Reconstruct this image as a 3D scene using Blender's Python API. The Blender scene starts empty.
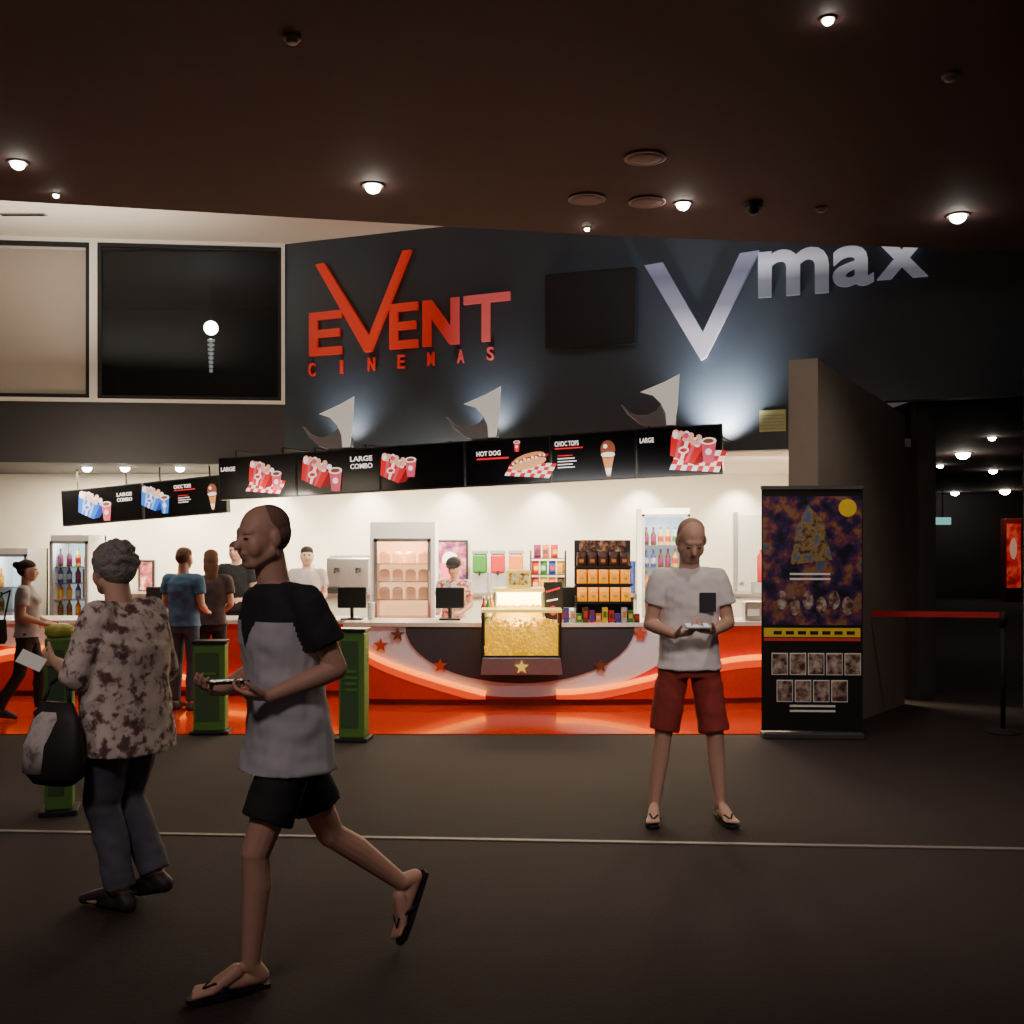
import bpy, bmesh, math, random
from mathutils import Vector, Matrix, noise
random.seed(4)
S=bpy.context.scene; C=S.collection
V=Vector; PI=math.pi
F=1100.;HZ=544.;CH=1.63
def X(px,Y): return (px-512)/F*Y
def Z(py,Y): return CH-(py-HZ)/F*Y
# ---------------------------------------------------------------- materials
MC={}
def mat(name,col,rough=.6,metal=0,es=0,ecol=None,var=.15,scale=30,bump=0,alpha=None,coat=0):
    if name in MC: return MC[name]
    m=bpy.data.materials.new(name); m.use_nodes=True; nt=m.node_tree; N=nt.nodes; L=nt.links
    b=N['Principled BSDF']; b.inputs['Roughness'].default_value=rough; b.inputs['Metallic'].default_value=metal
    tc=N.new('ShaderNodeTexCoord'); nz=N.new('ShaderNodeTexNoise'); nz.inputs['Scale'].default_value=scale; nz.inputs['Detail'].default_value=4
    L.new(tc.outputs['Object'],nz.inputs['Vector'])
    r=N.new('ShaderNodeMapRange'); r.inputs['To Min'].default_value=1-var; r.inputs['To Max'].default_value=1+var
    L.new(nz.outputs['Fac'],r.inputs['Value'])
    mx=N.new('ShaderNodeVectorMath'); mx.operation='SCALE'; mx.inputs[0].default_value=col[:3]
    L.new(r.outputs['Result'],mx.inputs['Scale']); L.new(mx.outputs['Vector'],b.inputs['Base Color'])
    if es:
        b.inputs['Emission Color'].default_value=(*(ecol or col)[:3],1); b.inputs['Emission Strength'].default_value=es
    if bump:
        bp=N.new('ShaderNodeBump'); bp.inputs['Strength'].default_value=bump; bp.inputs['Distance'].default_value=.01
        L.new(nz.outputs['Fac'],bp.inputs['Height']); L.new(bp.outputs['Normal'],b.inputs['Normal'])
    if coat: b.inputs['Coat Weight'].default_value=coat
    MC[name]=m; return m
def glassmat(name,col,fac,rough=.03):
    m=bpy.data.materials.new(name); m.use_nodes=True; nt=m.node_tree; N=nt.nodes; L=nt.links; N.clear()
    o=N.new('ShaderNodeOutputMaterial'); t=N.new('ShaderNodeBsdfTransparent'); g=N.new('ShaderNodeBsdfGlossy'); mx=N.new('ShaderNodeMixShader')
    t.inputs[0].default_value=(*col,1); g.inputs['Roughness'].default_value=rough; mx.inputs[0].default_value=fac
    L.new(t.outputs[0],mx.inputs[1]); L.new(g.outputs[0],mx.inputs[2]); L.new(mx.outputs[0],o.inputs[0]); return m
def blotmat(name,stops,scale,rough=.8,es=0,kind='noise'):
    m=bpy.data.materials.new(name); m.use_nodes=True; nt=m.node_tree; N=nt.nodes; L=nt.links
    b=N['Principled BSDF']; b.inputs['Roughness'].default_value=rough
    tc=N.new('ShaderNodeTexCoord'); nz=N.new('ShaderNodeTexNoise'); nz.inputs['Scale'].default_value=scale; nz.inputs['Detail'].default_value=3; nz.inputs['Roughness'].default_value=.6
    L.new(tc.outputs['Object'],nz.inputs['Vector']); cr=N.new('ShaderNodeValToRGB'); cr.color_ramp.interpolation='LINEAR'
    e=cr.color_ramp.elements
    while len(e)<len(stops): e.new(.5)
    for k,(p,c) in enumerate(stops): e[k].position=p; e[k].color=(*c,1)
    L.new(nz.outputs['Fac'],cr.inputs[0]); L.new(cr.outputs[0],b.inputs['Base Color'])
    if es: L.new(cr.outputs[0],b.inputs['Emission Color']); b.inputs['Emission Strength'].default_value=es
    MC[name]=m; return m
def gradmat(name,stops,axis,a,b_,rough,metal,es):   # colour painted as a gradient finish on the sign letters
    m=bpy.data.materials.new(name); m.use_nodes=True; nt=m.node_tree; N=nt.nodes; L=nt.links
    b=N['Principled BSDF']; b.inputs['Roughness'].default_value=rough; b.inputs['Metallic'].default_value=metal
    tc=N.new('ShaderNodeTexCoord'); sp=N.new('ShaderNodeSeparateXYZ'); L.new(tc.outputs['Object'],sp.inputs[0])
    mr=N.new('ShaderNodeMapRange'); mr.inputs['From Min'].default_value=a; mr.inputs['From Max'].default_value=b_; L.new(sp.outputs[axis],mr.inputs['Value'])
    cr=N.new('ShaderNodeValToRGB'); e=cr.color_ramp.elements
    while len(e)<len(stops): e.new(.5)
    for k,(p,c) in enumerate(stops): e[k].position=p; e[k].color=(*c,1)
    L.new(mr.outputs[0],cr.inputs[0]); L.new(cr.outputs[0],b.inputs['Base Color']); L.new(cr.outputs[0],b.inputs['Emission Color']); b.inputs['Emission Strength'].default_value=es
    return m
carpet=mat('carpet',(.019,.0095,.0095),.95,var=.4,scale=45,bump=.25)
ceil_dark=mat('dark_ceiling_paint',(.058,.025,.025),.8,var=.12,scale=3)
ceil_white=mat('white_ceiling_paint',(.75,.7,.62),.8,var=.03)
blue=mat('slate_blue_paint',(.040,.056,.080),.5,var=.1,scale=4)
greyw=mat('charcoal_paint',(.05,.05,.055),.7,var=.1,scale=4)
white_wall=mat('white_wall_paint',(.82,.78,.68),.6,var=.04)
partm=mat('taupe_partition_paint',(.24,.20,.17),.7,var=.1,scale=5)
darkw=mat('dark_wall',(.02,.017,.018),.8)
white=mat('white_enamel',(.8,.8,.78),.35,var=.03)
black=mat('black_plastic',(.012,.012,.013),.35)
blackm=mat('matte_black',(.01,.01,.011),.7)
chrome=mat('brushed_steel',(.5,.5,.5),.3,metal=1)
greyp=mat('grey_plastic',(.25,.25,.26),.5)
redp=mat('red_gloss',(.66,.035,.006),.35)
orangeglow=mat('orange_led',(1,.2,.0),.4,es=2.6,ecol=(1,.22,.0),var=0)
halo_paint=mat('painted_orange_halo',(.5,.03,.0),.6,es=.8,ecol=(1,.07,.0),var=0)  # halo of the light strips, painted as an emissive colour
silver=mat('silver_panel',(.80,.84,.90),.5,var=.04)
dgrey=mat('dark_grey_panel',(.045,.045,.055),.4)
tile=mat('glow_tinted_tile',(.75,.06,.012),.12,var=.1,scale=2,coat=.3)  # white tile with the counter's orange glow painted into its colour
bulb=mat('lamp_glow',(1,.95,.85),.5,es=60,ecol=(1,.9,.75))
skin1=mat('skin_light',(.62,.38,.28),.55,var=.06); skin2=mat('skin_tan',(.60,.35,.26),.55,var=.06); lipm=mat('lip',(.42,.20,.16),.5)
eyem=mat('eye_dark',(.07,.045,.04),.2)
hgrey=mat('grey_hair',(.26,.24,.23),.9,var=.5,scale=90,bump=1); hdark=mat('dark_hair',(.03,.018,.012),.8,var=.4,scale=80,bump=.6); hbrown=mat('brown_hair',(.10,.045,.02),.8,var=.4,scale=80); hshort=mat('shaved_greybrown_hair',(.40,.26,.20),.8,var=.25,scale=120)
# ---------------------------------------------------------------- mesh builder
class MB:
    def __init__(s): s.v=[];s.f=[];s.m=[];s.mats=[]
    def mi(s,m):
        if m not in s.mats: s.mats.append(m)
        return s.mats.index(m)
    def add(s,vs,fs,m):
        o=len(s.v); s.v+= [V(v) for v in vs]; k=s.mi(m)
        for f in fs: s.f.append([i+o for i in f]); s.m.append(k)
    def box(s,a,b,m):
        x0,y0,z0=a;x1,y1,z1=b
        s.add([(x0,y0,z0),(x1,y0,z0),(x1,y1,z0),(x0,y1,z0),(x0,y0,z1),(x1,y0,z1),(x1,y1,z1),(x0,y1,z1)],
              [(0,3,2,1),(4,5,6,7),(0,1,5,4),(1,2,6,5),(2,3,7,6),(3,0,4,7)],m)
    def bc(s,c,d,m): s.box([c[i]-d[i]/2 for i in range(3)],[c[i]+d[i]/2 for i in range(3)],m)
    def cyl(s,p,q,r0,r1,m,n=16):
        p=V(p);q=V(q);d=(q-p).normalized(); a=d.orthogonal().normalized(); b=d.cross(a)
        vs=[];
        for c,r in((p,r0),(q,r1)):
            for i in range(n):
                t=2*PI*i/n; vs.append(c+(a*math.cos(t)+b*math.sin(t))*r)
        fs=[(i,(i+1)%n,n+(i+1)%n,n+i) for i in range(n)]+[tuple(range(n))[::-1],tuple(range(n,2*n))]
        s.add(vs,fs,m)
    def sph(s,c,r,m,n=16,k=10,R=None):
        if not hasattr(r,'__len__'): r=(r,r,r)
        c=V(c); vs=[]
        def T(v): v=V((v[0]*r[0],v[1]*r[1],v[2]*r[2])); return c+(R@v if R else v)
        vs.append(T((0,0,-1)))
        for j in range(1,k):
            ph=-PI/2+PI*j/k
            for i in range(n):
                t=2*PI*i/n; vs.append(T((math.cos(ph)*math.cos(t),math.cos(ph)*math.sin(t),math.sin(ph))))
        vs.append(T((0,0,1))); e=len(vs)-1
        fs=[(0,1+(i+1)%n,1+i) for i in range(n)]
        for j in range(k-2):
            for i in range(n):
                a=1+j*n+i;b=1+j*n+(i+1)%n; fs.append((a,b,b+n,a+n))
        o=1+(k-2)*n
        fs+=[(o+i,o+(i+1)%n,e) for i in range(n)]
        s.add(vs,fs,m)
    def cap(s,p,q,r0,r1,m,n=14):
        s.cyl(p,q,r0,r1,m,n); s.sph(p,r0*.995,m,n,8); s.sph(q,r1*.995,m,n,8)
    def tube(s,pts,r,m,n=8):
        for a,b in zip(pts,pts[1:]): s.cyl(a,b,r,r,m,n)
        for p in pts[1:-1]: s.sph(p,r,m,n,6)
    def loft(s,rings,m,n=24):
        vs=[]
        for c,a,b in rings:   # c centre, a side vec, b depth vec
            for i in range(n):
                t=2*PI*i/n; ct,st=math.cos(t),math.sin(t)
                x=math.copysign(abs(ct)**.85,ct);y=math.copysign(abs(st)**.85,st); vs.append(V(c)+V(a)*x+V(b)*y)
        fs=[]
        for j in range(len(rings)-1):
            for i in range(n): a=j*n+i;b=j*n+(i+1)%n; fs.append((a,b,b+n,a+n))
        fs+= [tuple(range(n))[::-1],tuple(range((len(rings)-1)*n,len(rings)*n))]
        s.add(vs,fs,m)
    def poly(s,pts,y0,y1,m):  # pts in XZ
        n=len(pts); vs=[(p[0],y0,p[1]) for p in pts]+[(p[0],y1,p[1]) for p in pts]
        s.add(vs,[tuple(range(n)),tuple(range(n,2*n))[::-1]]+[(i,n+i,n+(i+1)%n,(i+1)%n) for i in range(n)],m)
    def prism(s,pts,z0,z1,m):
        n=len(pts); vs=[(p[0],p[1],z0) for p in pts]+[(p[0],p[1],z1) for p in pts]
        s.add(vs,[tuple(range(n)),tuple(range(n,2*n))[::-1]]+[(i,n+i,n+(i+1)%n,(i+1)%n) for i in range(n)],m)
    def lathe(s,prof,m,c=(0,0,0),n=20):
        c=V(c); vs=[]
        for r,z in prof:
            for i in range(n): t=2*PI*i/n; vs.append(c+V((r*math.cos(t),r*math.sin(t),z)))
        fs=[]
        for j in range(len(prof)-1):
            for i in range(n): a=j*n+i;b=j*n+(i+1)%n; fs.append((a,b,b+n,a+n))
        fs+=[tuple(range(n))[::-1],tuple(range((len(prof)-1)*n,len(prof)*n))]
        s.add(vs,fs,m)
    def disc(s,cx,cz,rx,y,m,rz=None,n=20,th=.002):
        rz=rz or rx; s.poly([(cx+rx*math.cos(2*PI*i/n),cz+rz*math.sin(2*PI*i/n)) for i in range(n)],y,y+th,m)
    def text(s,t,x0,x1,z0,z1,y,d,m,bold=.02):
        me=textmesh(t,bold); xs=[v.co.x for v in me.vertices]; ys=[v.co.y for v in me.vertices]
        a,b,c,e=min(xs),max(xs),min(ys),max(ys)
        vs=[(x0+(v.co.x-a)/(b-a)*(x1-x0), y+(0 if v.co.z>0 else d), z0+(v.co.y-c)/(e-c)*(z1-z0)) for v in me.vertices]
        s.add(vs,[tuple(p.vertices) for p in me.polygons],m)
    def build(s,name,parent=None,smooth=False,bevel=0,loc=None,rz=0,recalc=True):
        me=bpy.data.meshes.new(name); me.from_pydata([tuple(v) for v in s.v],[],s.f)
        for m in s.mats: me.materials.append(m)
        me.polygons.foreach_set('material_index',s.m)
        if recalc:
            bm=bmesh.new(); bm.from_mesh(me); bmesh.ops.recalc_face_normals(bm,faces=bm.faces); bm.to_mesh(me); bm.free()
        if smooth: me.polygons.foreach_set('use_smooth',[True]*len(me.polygons))
        o=bpy.data.objects.new(name,me); C.objects.link(o)
        if parent: o.parent=parent
        if loc: o.location=loc
        o.rotation_euler=(0,0,rz)
        if bevel:
            md=o.modifiers.new('bevel','BEVEL'); md.width=bevel; md.segments=2; md.limit_method='ANGLE'
        return o
TM={}
def textmesh(t,bold):
    if (t,bold) in TM: return TM[(t,bold)]
    cu=bpy.data.curves.new('t','FONT'); cu.body=t; cu.extrude=.05; cu.offset=bold; cu.resolution_u=4
    ob=bpy.data.objects.new('t',cu); C.objects.link(ob); dg=bpy.context.evaluated_depsgraph_get()
    me=bpy.data.meshes.new_from_object(ob.evaluated_get(dg)); bpy.data.objects.remove(ob); TM[(t,bold)]=me; return me
def tag(o,label=None,cat=None,group=None,kind=None):
    if label:o['label']=label
    if cat:o['category']=cat
    if group:o['group']=group
    if kind:o['kind']=kind
    return o
def thing(name,label,cat,loc=(0,0,0),rz=0,group=None):
    o=bpy.data.objects.new(name,None); C.objects.link(o); o.location=loc; o.rotation_euler=(0,0,rz); o.empty_display_size=.1
    return tag(o,label,cat,group)
def struct(name,mb,**k):
    o=mb.build(name,**k); o['kind']='structure'; return o
def lamp(kind,loc,energy,col=(1,.85,.7),size=.2,target=None,angle=90,sy=None,blend=.5):
    l=bpy.data.lights.new('lamp',kind); l.energy=energy; l.color=col
    if kind=='AREA':
        l.size=size
        if sy: l.shape='RECTANGLE'; l.size_y=sy
    else: l.shadow_soft_size=size
    if kind=='SPOT': l.spot_size=math.radians(angle); l.spot_blend=blend
    o=bpy.data.objects.new('light_source',l); C.objects.link(o); o.location=loc
    t=V(target) if target else V(loc)+V((0,0,-1))
    o.rotation_euler=(t-V(loc)).to_track_quat('-Z','Y').to_euler(); return o
class Line:   # a vertical plane standing on a line in plan
    def __init__(s,a,b): s.a=V(a);s.d=(V(b)-V(a)).normalized(); s.rz=math.atan2(s.d.y,s.d.x)
    def u(s,px): k=(px-512)/F; return (k*s.a.y-s.a.x)/(s.d.x-k*s.d.y)
    def p(s,u): return s.a+s.d*u
    def uz(s,px,py): u=s.u(px); return (u,Z(py,s.p(u).y))
# ================================================================ SHELL
ZC=4.16; ZH=5.5; ZS=2.66
m=MB(); m.box((-8,-3,-.1),(18,34,0),carpet); struct('floor',m)
m=MB(); m.box((-8,9.4,0.001),(3.0,11.9,.008),tile); struct('floor',m)
m=MB(); m.prism([(-8,6.5),(-2.9,6.26),(0,6.07),(2.73,5.89),(6,5.68),(6,5.64),(2.73,5.85),(0,6.03),(-2.9,6.22),(-8,6.46)],.001,.006,mat('pale_floor_inlay',(.20,.175,.165),.6)); struct('trim_1',m)
m=MB(); m.prism([(-8,7.3),(-3.77,8.1),(.64,9.0),(4.43,9.53),(18,10.9),(18,-3),(-8,-3)],ZC,ZH,ceil_dark); struct('ceiling',m)
m=MB(); m.box((-8,7,ZH),(18,18.2,ZH+.1),ceil_white); struct('ceiling',m)
m=MB(); m.box((-8.2,-3,0),(-8,18,ZH),greyw); struct('wall_left',m)
A=(-2.93,14.2); B=(3.93,11.6)
BW=Line(A,B); LB=BW.u(885)
m=MB(); m.box((0,0,ZS),(LB,.2,ZH),blue); struct('wall_back',m,loc=(A[0],A[1],0),rz=BW.rz)
m=MB(); m.box((LB,0,3.14),(LB+5,.2,ZH),blue); struct('wall_back',m,loc=(A[0],A[1],0),rz=BW.rz)
L0=(-8,13.67); LW=Line(L0,A); LL=(V(A)-V(L0)).length
m=MB(); m.box((0,0,ZS),(LL,.2,3.43),greyw); struct('wall_back_left',m,loc=(L0[0],L0[1],0),rz=LW.rz)
wf=mat('white_window_frame',(.8,.77,.7),.5,es=.06,var=.02)
glassd=glassmat('dark_glass',(.45,.47,.50),.03,.35)
def window(n,u0,u1,z0,z1,glass,fw=.05):
    m=MB(); t=fw
    for a,b in (((u0,-.03,z0),(u1,.06,z0+t)),((u0,-.03,z1-t),(u1,.06,z1)),((u0,-.03,z0+t),(u0+t,.06,z1-t)),((u1-t,-.03,z0+t),(u1,.06,z1-t))): m.box(a,b,wf)
    r=bpy.data.objects.new('window_%d'%n,None); C.objects.link(r); r.location=(L0[0],L0[1],0); r.rotation_euler=(0,0,LW.rz); r['kind']='structure'
    m.build('frame',r)
    m=MB(); m.box((u0+t,.02,z0+t),(u1-t,.03,z1-t),glass); m.build('pane',r)
    m=MB()
    for a,b in (((u0+t,-.01,z0+t),(u0+2*t,.05,z1-t)),((u1-2*t,-.01,z0+t),(u1-t,.05,z1-t)),((u0+2*t,-.01,z0+t),(u1-2*t,.05,z0+2*t)),((u0+2*t,-.01,z1-2*t),(u1-2*t,.05,z1-t))): m.box(a,b,blackm)
    m.build('gasket',r); return r
um=LW.u(94)
window(1,.0,um,3.43,ZH,glassmat('clear_glass',(.95,.95,.95),.03,.35))
window(2,um,LL,3.43,ZH,glassd,.045)
m=MB(); m.box((.12,.08,3.52),(um-.12,.1,5.38),mat('cream_blind',(.5,.42,.34),.8,es=.07,ecol=(1,.8,.6),var=.04)); m.cyl((.12,.1,5.4),(um-.12,.1,5.4),.035,.035,white)  # light from behind the blind is put into its emission
tag(m.build('roller_blind',loc=(L0[0],L0[1],0),rz=LW.rz),'pulled down cream roller blind behind the upper left window','blind')
m=MB(); m.box((-8,18,ZS),(-1.5,18.2,ZH),darkw); struct('wall_upper_room',m)
m=MB(); m.box((-1.6,14.6,3.3),(-1.5,18,ZH),darkw); struct('wall_upper_room_right',m)
m=MB(); m.box((-8,14.5,3.3),(-1.5,18,3.4),darkw); struct('floor_upper_room',m)
m=MB(); m.box((-8,14.42,ZH-.04),(-1.5,18,ZH-.01),darkw); struct('ceiling_upper_room',m)
t=thing('window_reflection','bright spot and streak imitating a reflection in the dark upper window','lamp',(X(211,15.8),15.8,Z(328,15.8)))  # reflection in the glass, built as a glowing shape behind the pane
m=MB(); m.sph((0,0,0),.10,mat('reflection_glow',(1,.97,.9),.5,es=90,ecol=(1,.97,.9))); m.build('reflection_spot',t,True); m=MB(); m.cyl((0,0,.09),(0,0,ZH-.04-t.location.z),.004,.004,blackm); m.build('spot_support',t)
m=MB()
for k in range(8): m.lathe([(.02,-.035),(.055-.004*k,-.02),(.055-.004*k,.0),(.02,.012)],mat('streak_glow',(.8,.8,.7),.4,es=.9,ecol=(1,.95,.85)),c=(0,0,-.17-.062*k),n=12)  # streak of the same reflection, shaped as glowing rings
m.build('reflection_streak',t,True)
# service room
m=MB(); m.box((-8,16.2,0),(4.4,16.4,ZS),white_wall); struct('wall_service_back',m)
m=MB(); m.box((4.3,11.8,0),(4.4,16.2,ZS),white_wall); struct('wall_service_right',m)
dk2=mat('dark_taupe_wall',(.035,.03,.028),.75)
m=MB(); m.box((3.82,11.68,0),(4.28,11.8,ZS),dk2); m.box((4.28,11.68,0),(4.5,11.8,3.14),dk2); m.box((4.4,11.8,0),(4.5,16.4,3.14),dk2); struct('wall_service_right_outer',m)
m=MB(); m.prism([(-8,13.87),(-2.93,14.4),(-2.93,18),(-8,18)],ZS,ZS+.1,greyw); struct('ceiling_soffit_left',m)
m=MB(); m.prism([(-2.93,14.4),(3.93,11.8),(4.4,11.8),(4.4,16.4),(-2.93,16.4)],ZS,ZS+.1,ceil_white); struct('ceiling_soffit',m)
# partition
m=MB(); a=[(2.6,9.35),(4.0,11.2),(3.79,11.36),(2.39,9.51)]
zt=[3.21,2.94,2.94,3.22]
m.add([(p[0],p[1],0) for p in a]+[(p[0],p[1],z) for p,z in zip(a,zt)],[(3,2,1,0),(4,5,6,7),(0,1,5,4),(1,2,6,5),(2,3,7,6),(3,0,4,7)],partm); struct('wall_partition',m)
# corridor to the right
m=MB(); m.box((4.5,11.9,3.14),(18,34,3.24),ceil_dark); struct('ceiling_corridor',m)
m=MB(); m.box((4.5,33,0),(18,33.2,3.14),darkw); struct('wall_corridor_end',m)
m=MB(); m.box((4.5,16.4,0),(4.7,33,3.14),darkw); struct('wall_corridor_left',m)
m=MB(); m.box((18,-3,0),(18.2,34,ZH),darkw); struct('wall_right',m)
m=MB(); m.box((4.83,9.9,0),(5.4,10.4,3.3),mat('pillar_paint',(.045,.04,.04),.7)); struct('wall_pillar_right',m)
m=MB(); m.box((X(738,16.15),16.14,0),(X(766,16.15),16.19,2.05),mat('pale_grey_door',(.6,.6,.58),.5)); m.box((X(734,16.15),16.16,0),(X(738,16.15),16.195,2.1),greyp); m.cyl((X(742,16.1),16.08,1.05),(X(742,16.1),16.14,1.05),.03,.03,chrome); struct('door_1',m)
# ================================================================ CEILING FIXTURES
def downlight(name,x,y,z,label,r=.055,group=None,mt=bulb,spot=0):
    t=thing(name,label,'ceiling light',(x,y,z),0,group)
    m=MB(); m.lathe([(r*1.5,0),(r*1.5,-.008),(r*1.2,-.010),(r*1.1,-.001)],mat('fixture_trim',(.10,.06,.05),.6)); m.build('trim_ring',t,True)
    m=MB(); m.sph((0,0,-.012),(r,r,r*.85),mt); m.build('bulb',t,True)
    return t
DL=[(18,162,'leftmost lit downlight in the dark lobby ceiling',.045),(373,185,'lit downlight in the dark ceiling above the red sign',.055),(683,203,'lit downlight in the dark ceiling above the silver V sign',.048),(958,215,'rightmost lit downlight in the dark ceiling near its edge',.06),(828,18,'lit downlight highest in the photo, nearest the viewer',.026)]
for px,py,l,r in DL:
    Y=F*(ZC-CH)/(HZ-py); downlight('downlight',X(px,Y),Y,ZC,l,r,'downlights in the lobby ceiling')
    lamp('SPOT',(X(px,Y),Y,ZC-.08),80,(1,.82,.66),.05,angle=110,blend=.8)
for px,Y,l in ((587,8.80,'tiny lit lamp at ceiling edge above the wall television'),(56,7.95,'tiny lit lamp at ceiling edge above the cream blind')):
    downlight('small_downlight',X(px,Y),Y,ZC,l,.020,'tiny lamps along the ceiling edge')
for px,py,l in ((645,157,'large round ceiling speaker, upper one of three discs'),(587,198,'round ceiling speaker, left of the lower pair of discs'),(647,201,'round ceiling speaker, right of the lower pair of discs')):
    Y=F*(ZC-CH)/(HZ-py); t=thing('ceiling_speaker',l,'speaker',(X(px,Y),Y,ZC),0,'round ceiling speakers')
    m=MB(); m.lathe([(.135,0),(.14,-.012),(.12,-.014),(.118,-.001)],mat('speaker_ring',(.22,.15,.14),.5)); m.build('rim',t,True)
    m=MB(); m.lathe([(.117,-.001),(.117,-.012),(.06,-.014),(.0,-.015)],mat('speaker_mesh',(.20,.13,.12),.7,scale=200,var=.4)); m.build('grille',t,True)
for px,py,l in ((292,37,'small smoke detector on the dark ceiling, left side'),(950,75,'small smoke detector on the dark ceiling, upper right'),(821,208,'small smoke detector near ceiling edge above the silver lettering')):
    Y=F*(ZC-CH)/(HZ-py); t=thing('smoke_detector',l,'smoke detector',(X(px,Y),Y,ZC),0,'smoke detectors')
    m=MB(); m.lathe([(.045,0),(.045,-.012),(.038,-.016)],mat('detector_plastic',(.26,.19,.18),.5)); m.build('base',t,True)
    m=MB(); m.lathe([(.032,-.016),(.029,-.030),(.012,-.033)],mat('detector_plastic',(.26,.19,.18),.5)); m.build('sensor_cap',t,True)
Y=F*(ZC-CH)/(HZ-203); t=thing('security_camera','black dome security camera on the dark ceiling','camera',(X(753,Y),Y,ZC))
m=MB(); m.lathe([(.07,.002),(.07,-.03),(.06,-.035)],blackm); m.build('housing',t,True); m=MB(); m.sph((0,0,-.035),.055,black); m.build('dome',t,True)
for px0,px1,Y,l in ((0,46,12.9,'slot air vent in the white ceiling, at the left edge'),(155,245,12.6,'slot air vent in the white ceiling above the dark window')):
    m=MB(); m.box((X(px0,Y),Y-.05,ZH-.012),(X(px1,Y),Y+.05,ZH),mat('vent_grey',(.3,.27,.24),.6))
    for k in range(3): m.box((X(px0,Y)+.02,Y-.035+k*.027,ZH-.016),(X(px1,Y)-.02,Y-.02+k*.027,ZH-.012),blackm)
    tag(m.build('ceiling_vent'),l,'vent','slot vents in the white ceiling')
for px,py,Y,l in ((87,467,14.75,'leftmost of three downlights in the soffit over the left counter'),(125,467,14.75,'middle of three downlights in the soffit over the left counter'),(180,467,14.75,'rightmost of three downlights in the soffit over the left counter')):
    downlight('soffit_downlight',X(px,Y),Y,ZS,l,.06,'soffit downlights')
for px,py,l,r in ((963,453,'large bright corridor downlight',.11),(992,437,'faint corridor downlight, highest and nearest',.05),(940,465,'small corridor downlight left of the large bright one',.06),(1005,490,'far corridor downlight above the red machine',.14),(955,505,'lowest and farthest small corridor downlight',.11),(993,470,'small corridor downlight right of the large bright one',.08)):
    Y=F*(3.14-CH)/(HZ-py); Y=min(Y,32); downlight('corridor_downlight',X(px,Y),Y,3.14,l,r,'corridor downlights')
# ================================================================ WALL SIGNS
redsign=gradmat('red_sign',[(0,(.50,.018,.006)),(.5,(.66,.035,.012)),(.85,(.45,.014,.010)),(1,(.60,.09,.09))],'X',.2,2.6,.45,0,.45)
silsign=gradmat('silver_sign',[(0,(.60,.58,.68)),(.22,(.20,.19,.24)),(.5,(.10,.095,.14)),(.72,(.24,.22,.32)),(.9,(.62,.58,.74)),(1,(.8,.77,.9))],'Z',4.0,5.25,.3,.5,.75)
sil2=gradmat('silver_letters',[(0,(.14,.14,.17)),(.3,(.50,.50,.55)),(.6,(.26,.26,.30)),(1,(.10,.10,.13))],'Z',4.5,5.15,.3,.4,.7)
ES=thing('wall_sign','large red lettered cinema sign with oversized V on the blue wall','sign',(A[0],A[1],0),BW.rz)
def by(x): return 357-17*(x-310)/202
def ty(x): return 314-22*(x-310)/202
def LP(x,v): return BW.uz(x,by(x)+(ty(x)-by(x))*v)
def let(polys,par,mt,y0=-.05,y1=-.01):
    m=MB()
    for p in polys: m.poly(p,y0,y1,mt)
    return m.build('letter',par)
def Ep(x0,x1):
    xs=x0+8
    return [[LP(x0,0),LP(x1,0),LP(x1,.18),LP(xs,.18),LP(xs,.41),LP(x1-2,.41),LP(x1-2,.59),LP(xs,.59),LP(xs,.82),LP(x1,.82),LP(x1,1),LP(x0,1)]]
let(Ep(311,343),ES,redsign)
let([[BW.uz(*q) for q in [(318,266),(326,264),(371,337),(405,252),(413,251),(373,352),(367,353)]]],ES,redsign,-.07)
let(Ep(391,419),ES,redsign)
let([[LP(424,0),LP(432,0),LP(432,.62),LP(451,0),LP(460,0),LP(460,1),LP(452,1),LP(452,.38),LP(433,1),LP(424,1)]],ES,redsign)
let([[LP(483,0),LP(491,0),LP(491,.82),LP(511,.82),LP(511,1),LP(465,1),LP(465,.82),LP(483,.82)]],ES,redsign)
for k,ch in enumerate('CINEMAS'):
    xc=313+29.7*k; yc=370-16*k/6
    u0,z1=BW.uz(xc-3.4,yc-6.5); u1,z0=BW.uz(xc+3.4,yc+6.5); 
    if ch=='I': u0,u1=u0+.03,u1-.03
    m=MB(); m.text(ch,u0,u1,z0,z1,-.04,.03,redsign,.012); m.build('small_letter',ES,recalc=False)
VS=thing('wall_sign','silver sign with a tall V and the letters max on blue wall','sign',(A[0],A[1],0),BW.rz)
let([[BW.uz(*q) for q in [(646,267),(664,264),(704,334),(741,255),(760,252),(707,358),(702,361)]]],VS,silsign,-.08)
for ch,x0,x1,y0,y1 in (('m',759,829,250,296),('a',833,874,247,287),('x',877,928,240,279)):
    u0,_=BW.uz(x0,270); u1,_=BW.uz(x1,270); z0=Z(y1,BW.p((u0+u1)/2).y); z1=Z(y0,BW.p((u0+u1)/2).y)
    m=MB(); m.text(ch,u0,u1,z0,z1,-.07,.06,sil2,.022); m.build('letter',VS,recalc=False)
u0,za=BW.uz(548,281); u1,zb=BW.uz(638,345); t=thing('wall_television','switched off black television panel mounted between the two signs','television',(A[0],A[1],0),BW.rz)
m=MB(); m.box((u0,-.12,zb),(u1,-.02,za+.05),blackm); m.build('casing',t,bevel=.01)
m=MB(); m.box((u0+.03,-.125,zb+.03),(u1-.03,-.12,za+.02),mat('dark_screen',(.006,.006,.006),.55)); m.build('screen',t)
m=MB(); m.box(((u0+u1)/2-.1,-.02,zb+.2),((u0+u1)/2+.1,0,za-.2),blackm); m.build('wall_bracket',t)
u0,za=BW.uz(760,411); u1,zb=BW.uz(786,431)
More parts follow.
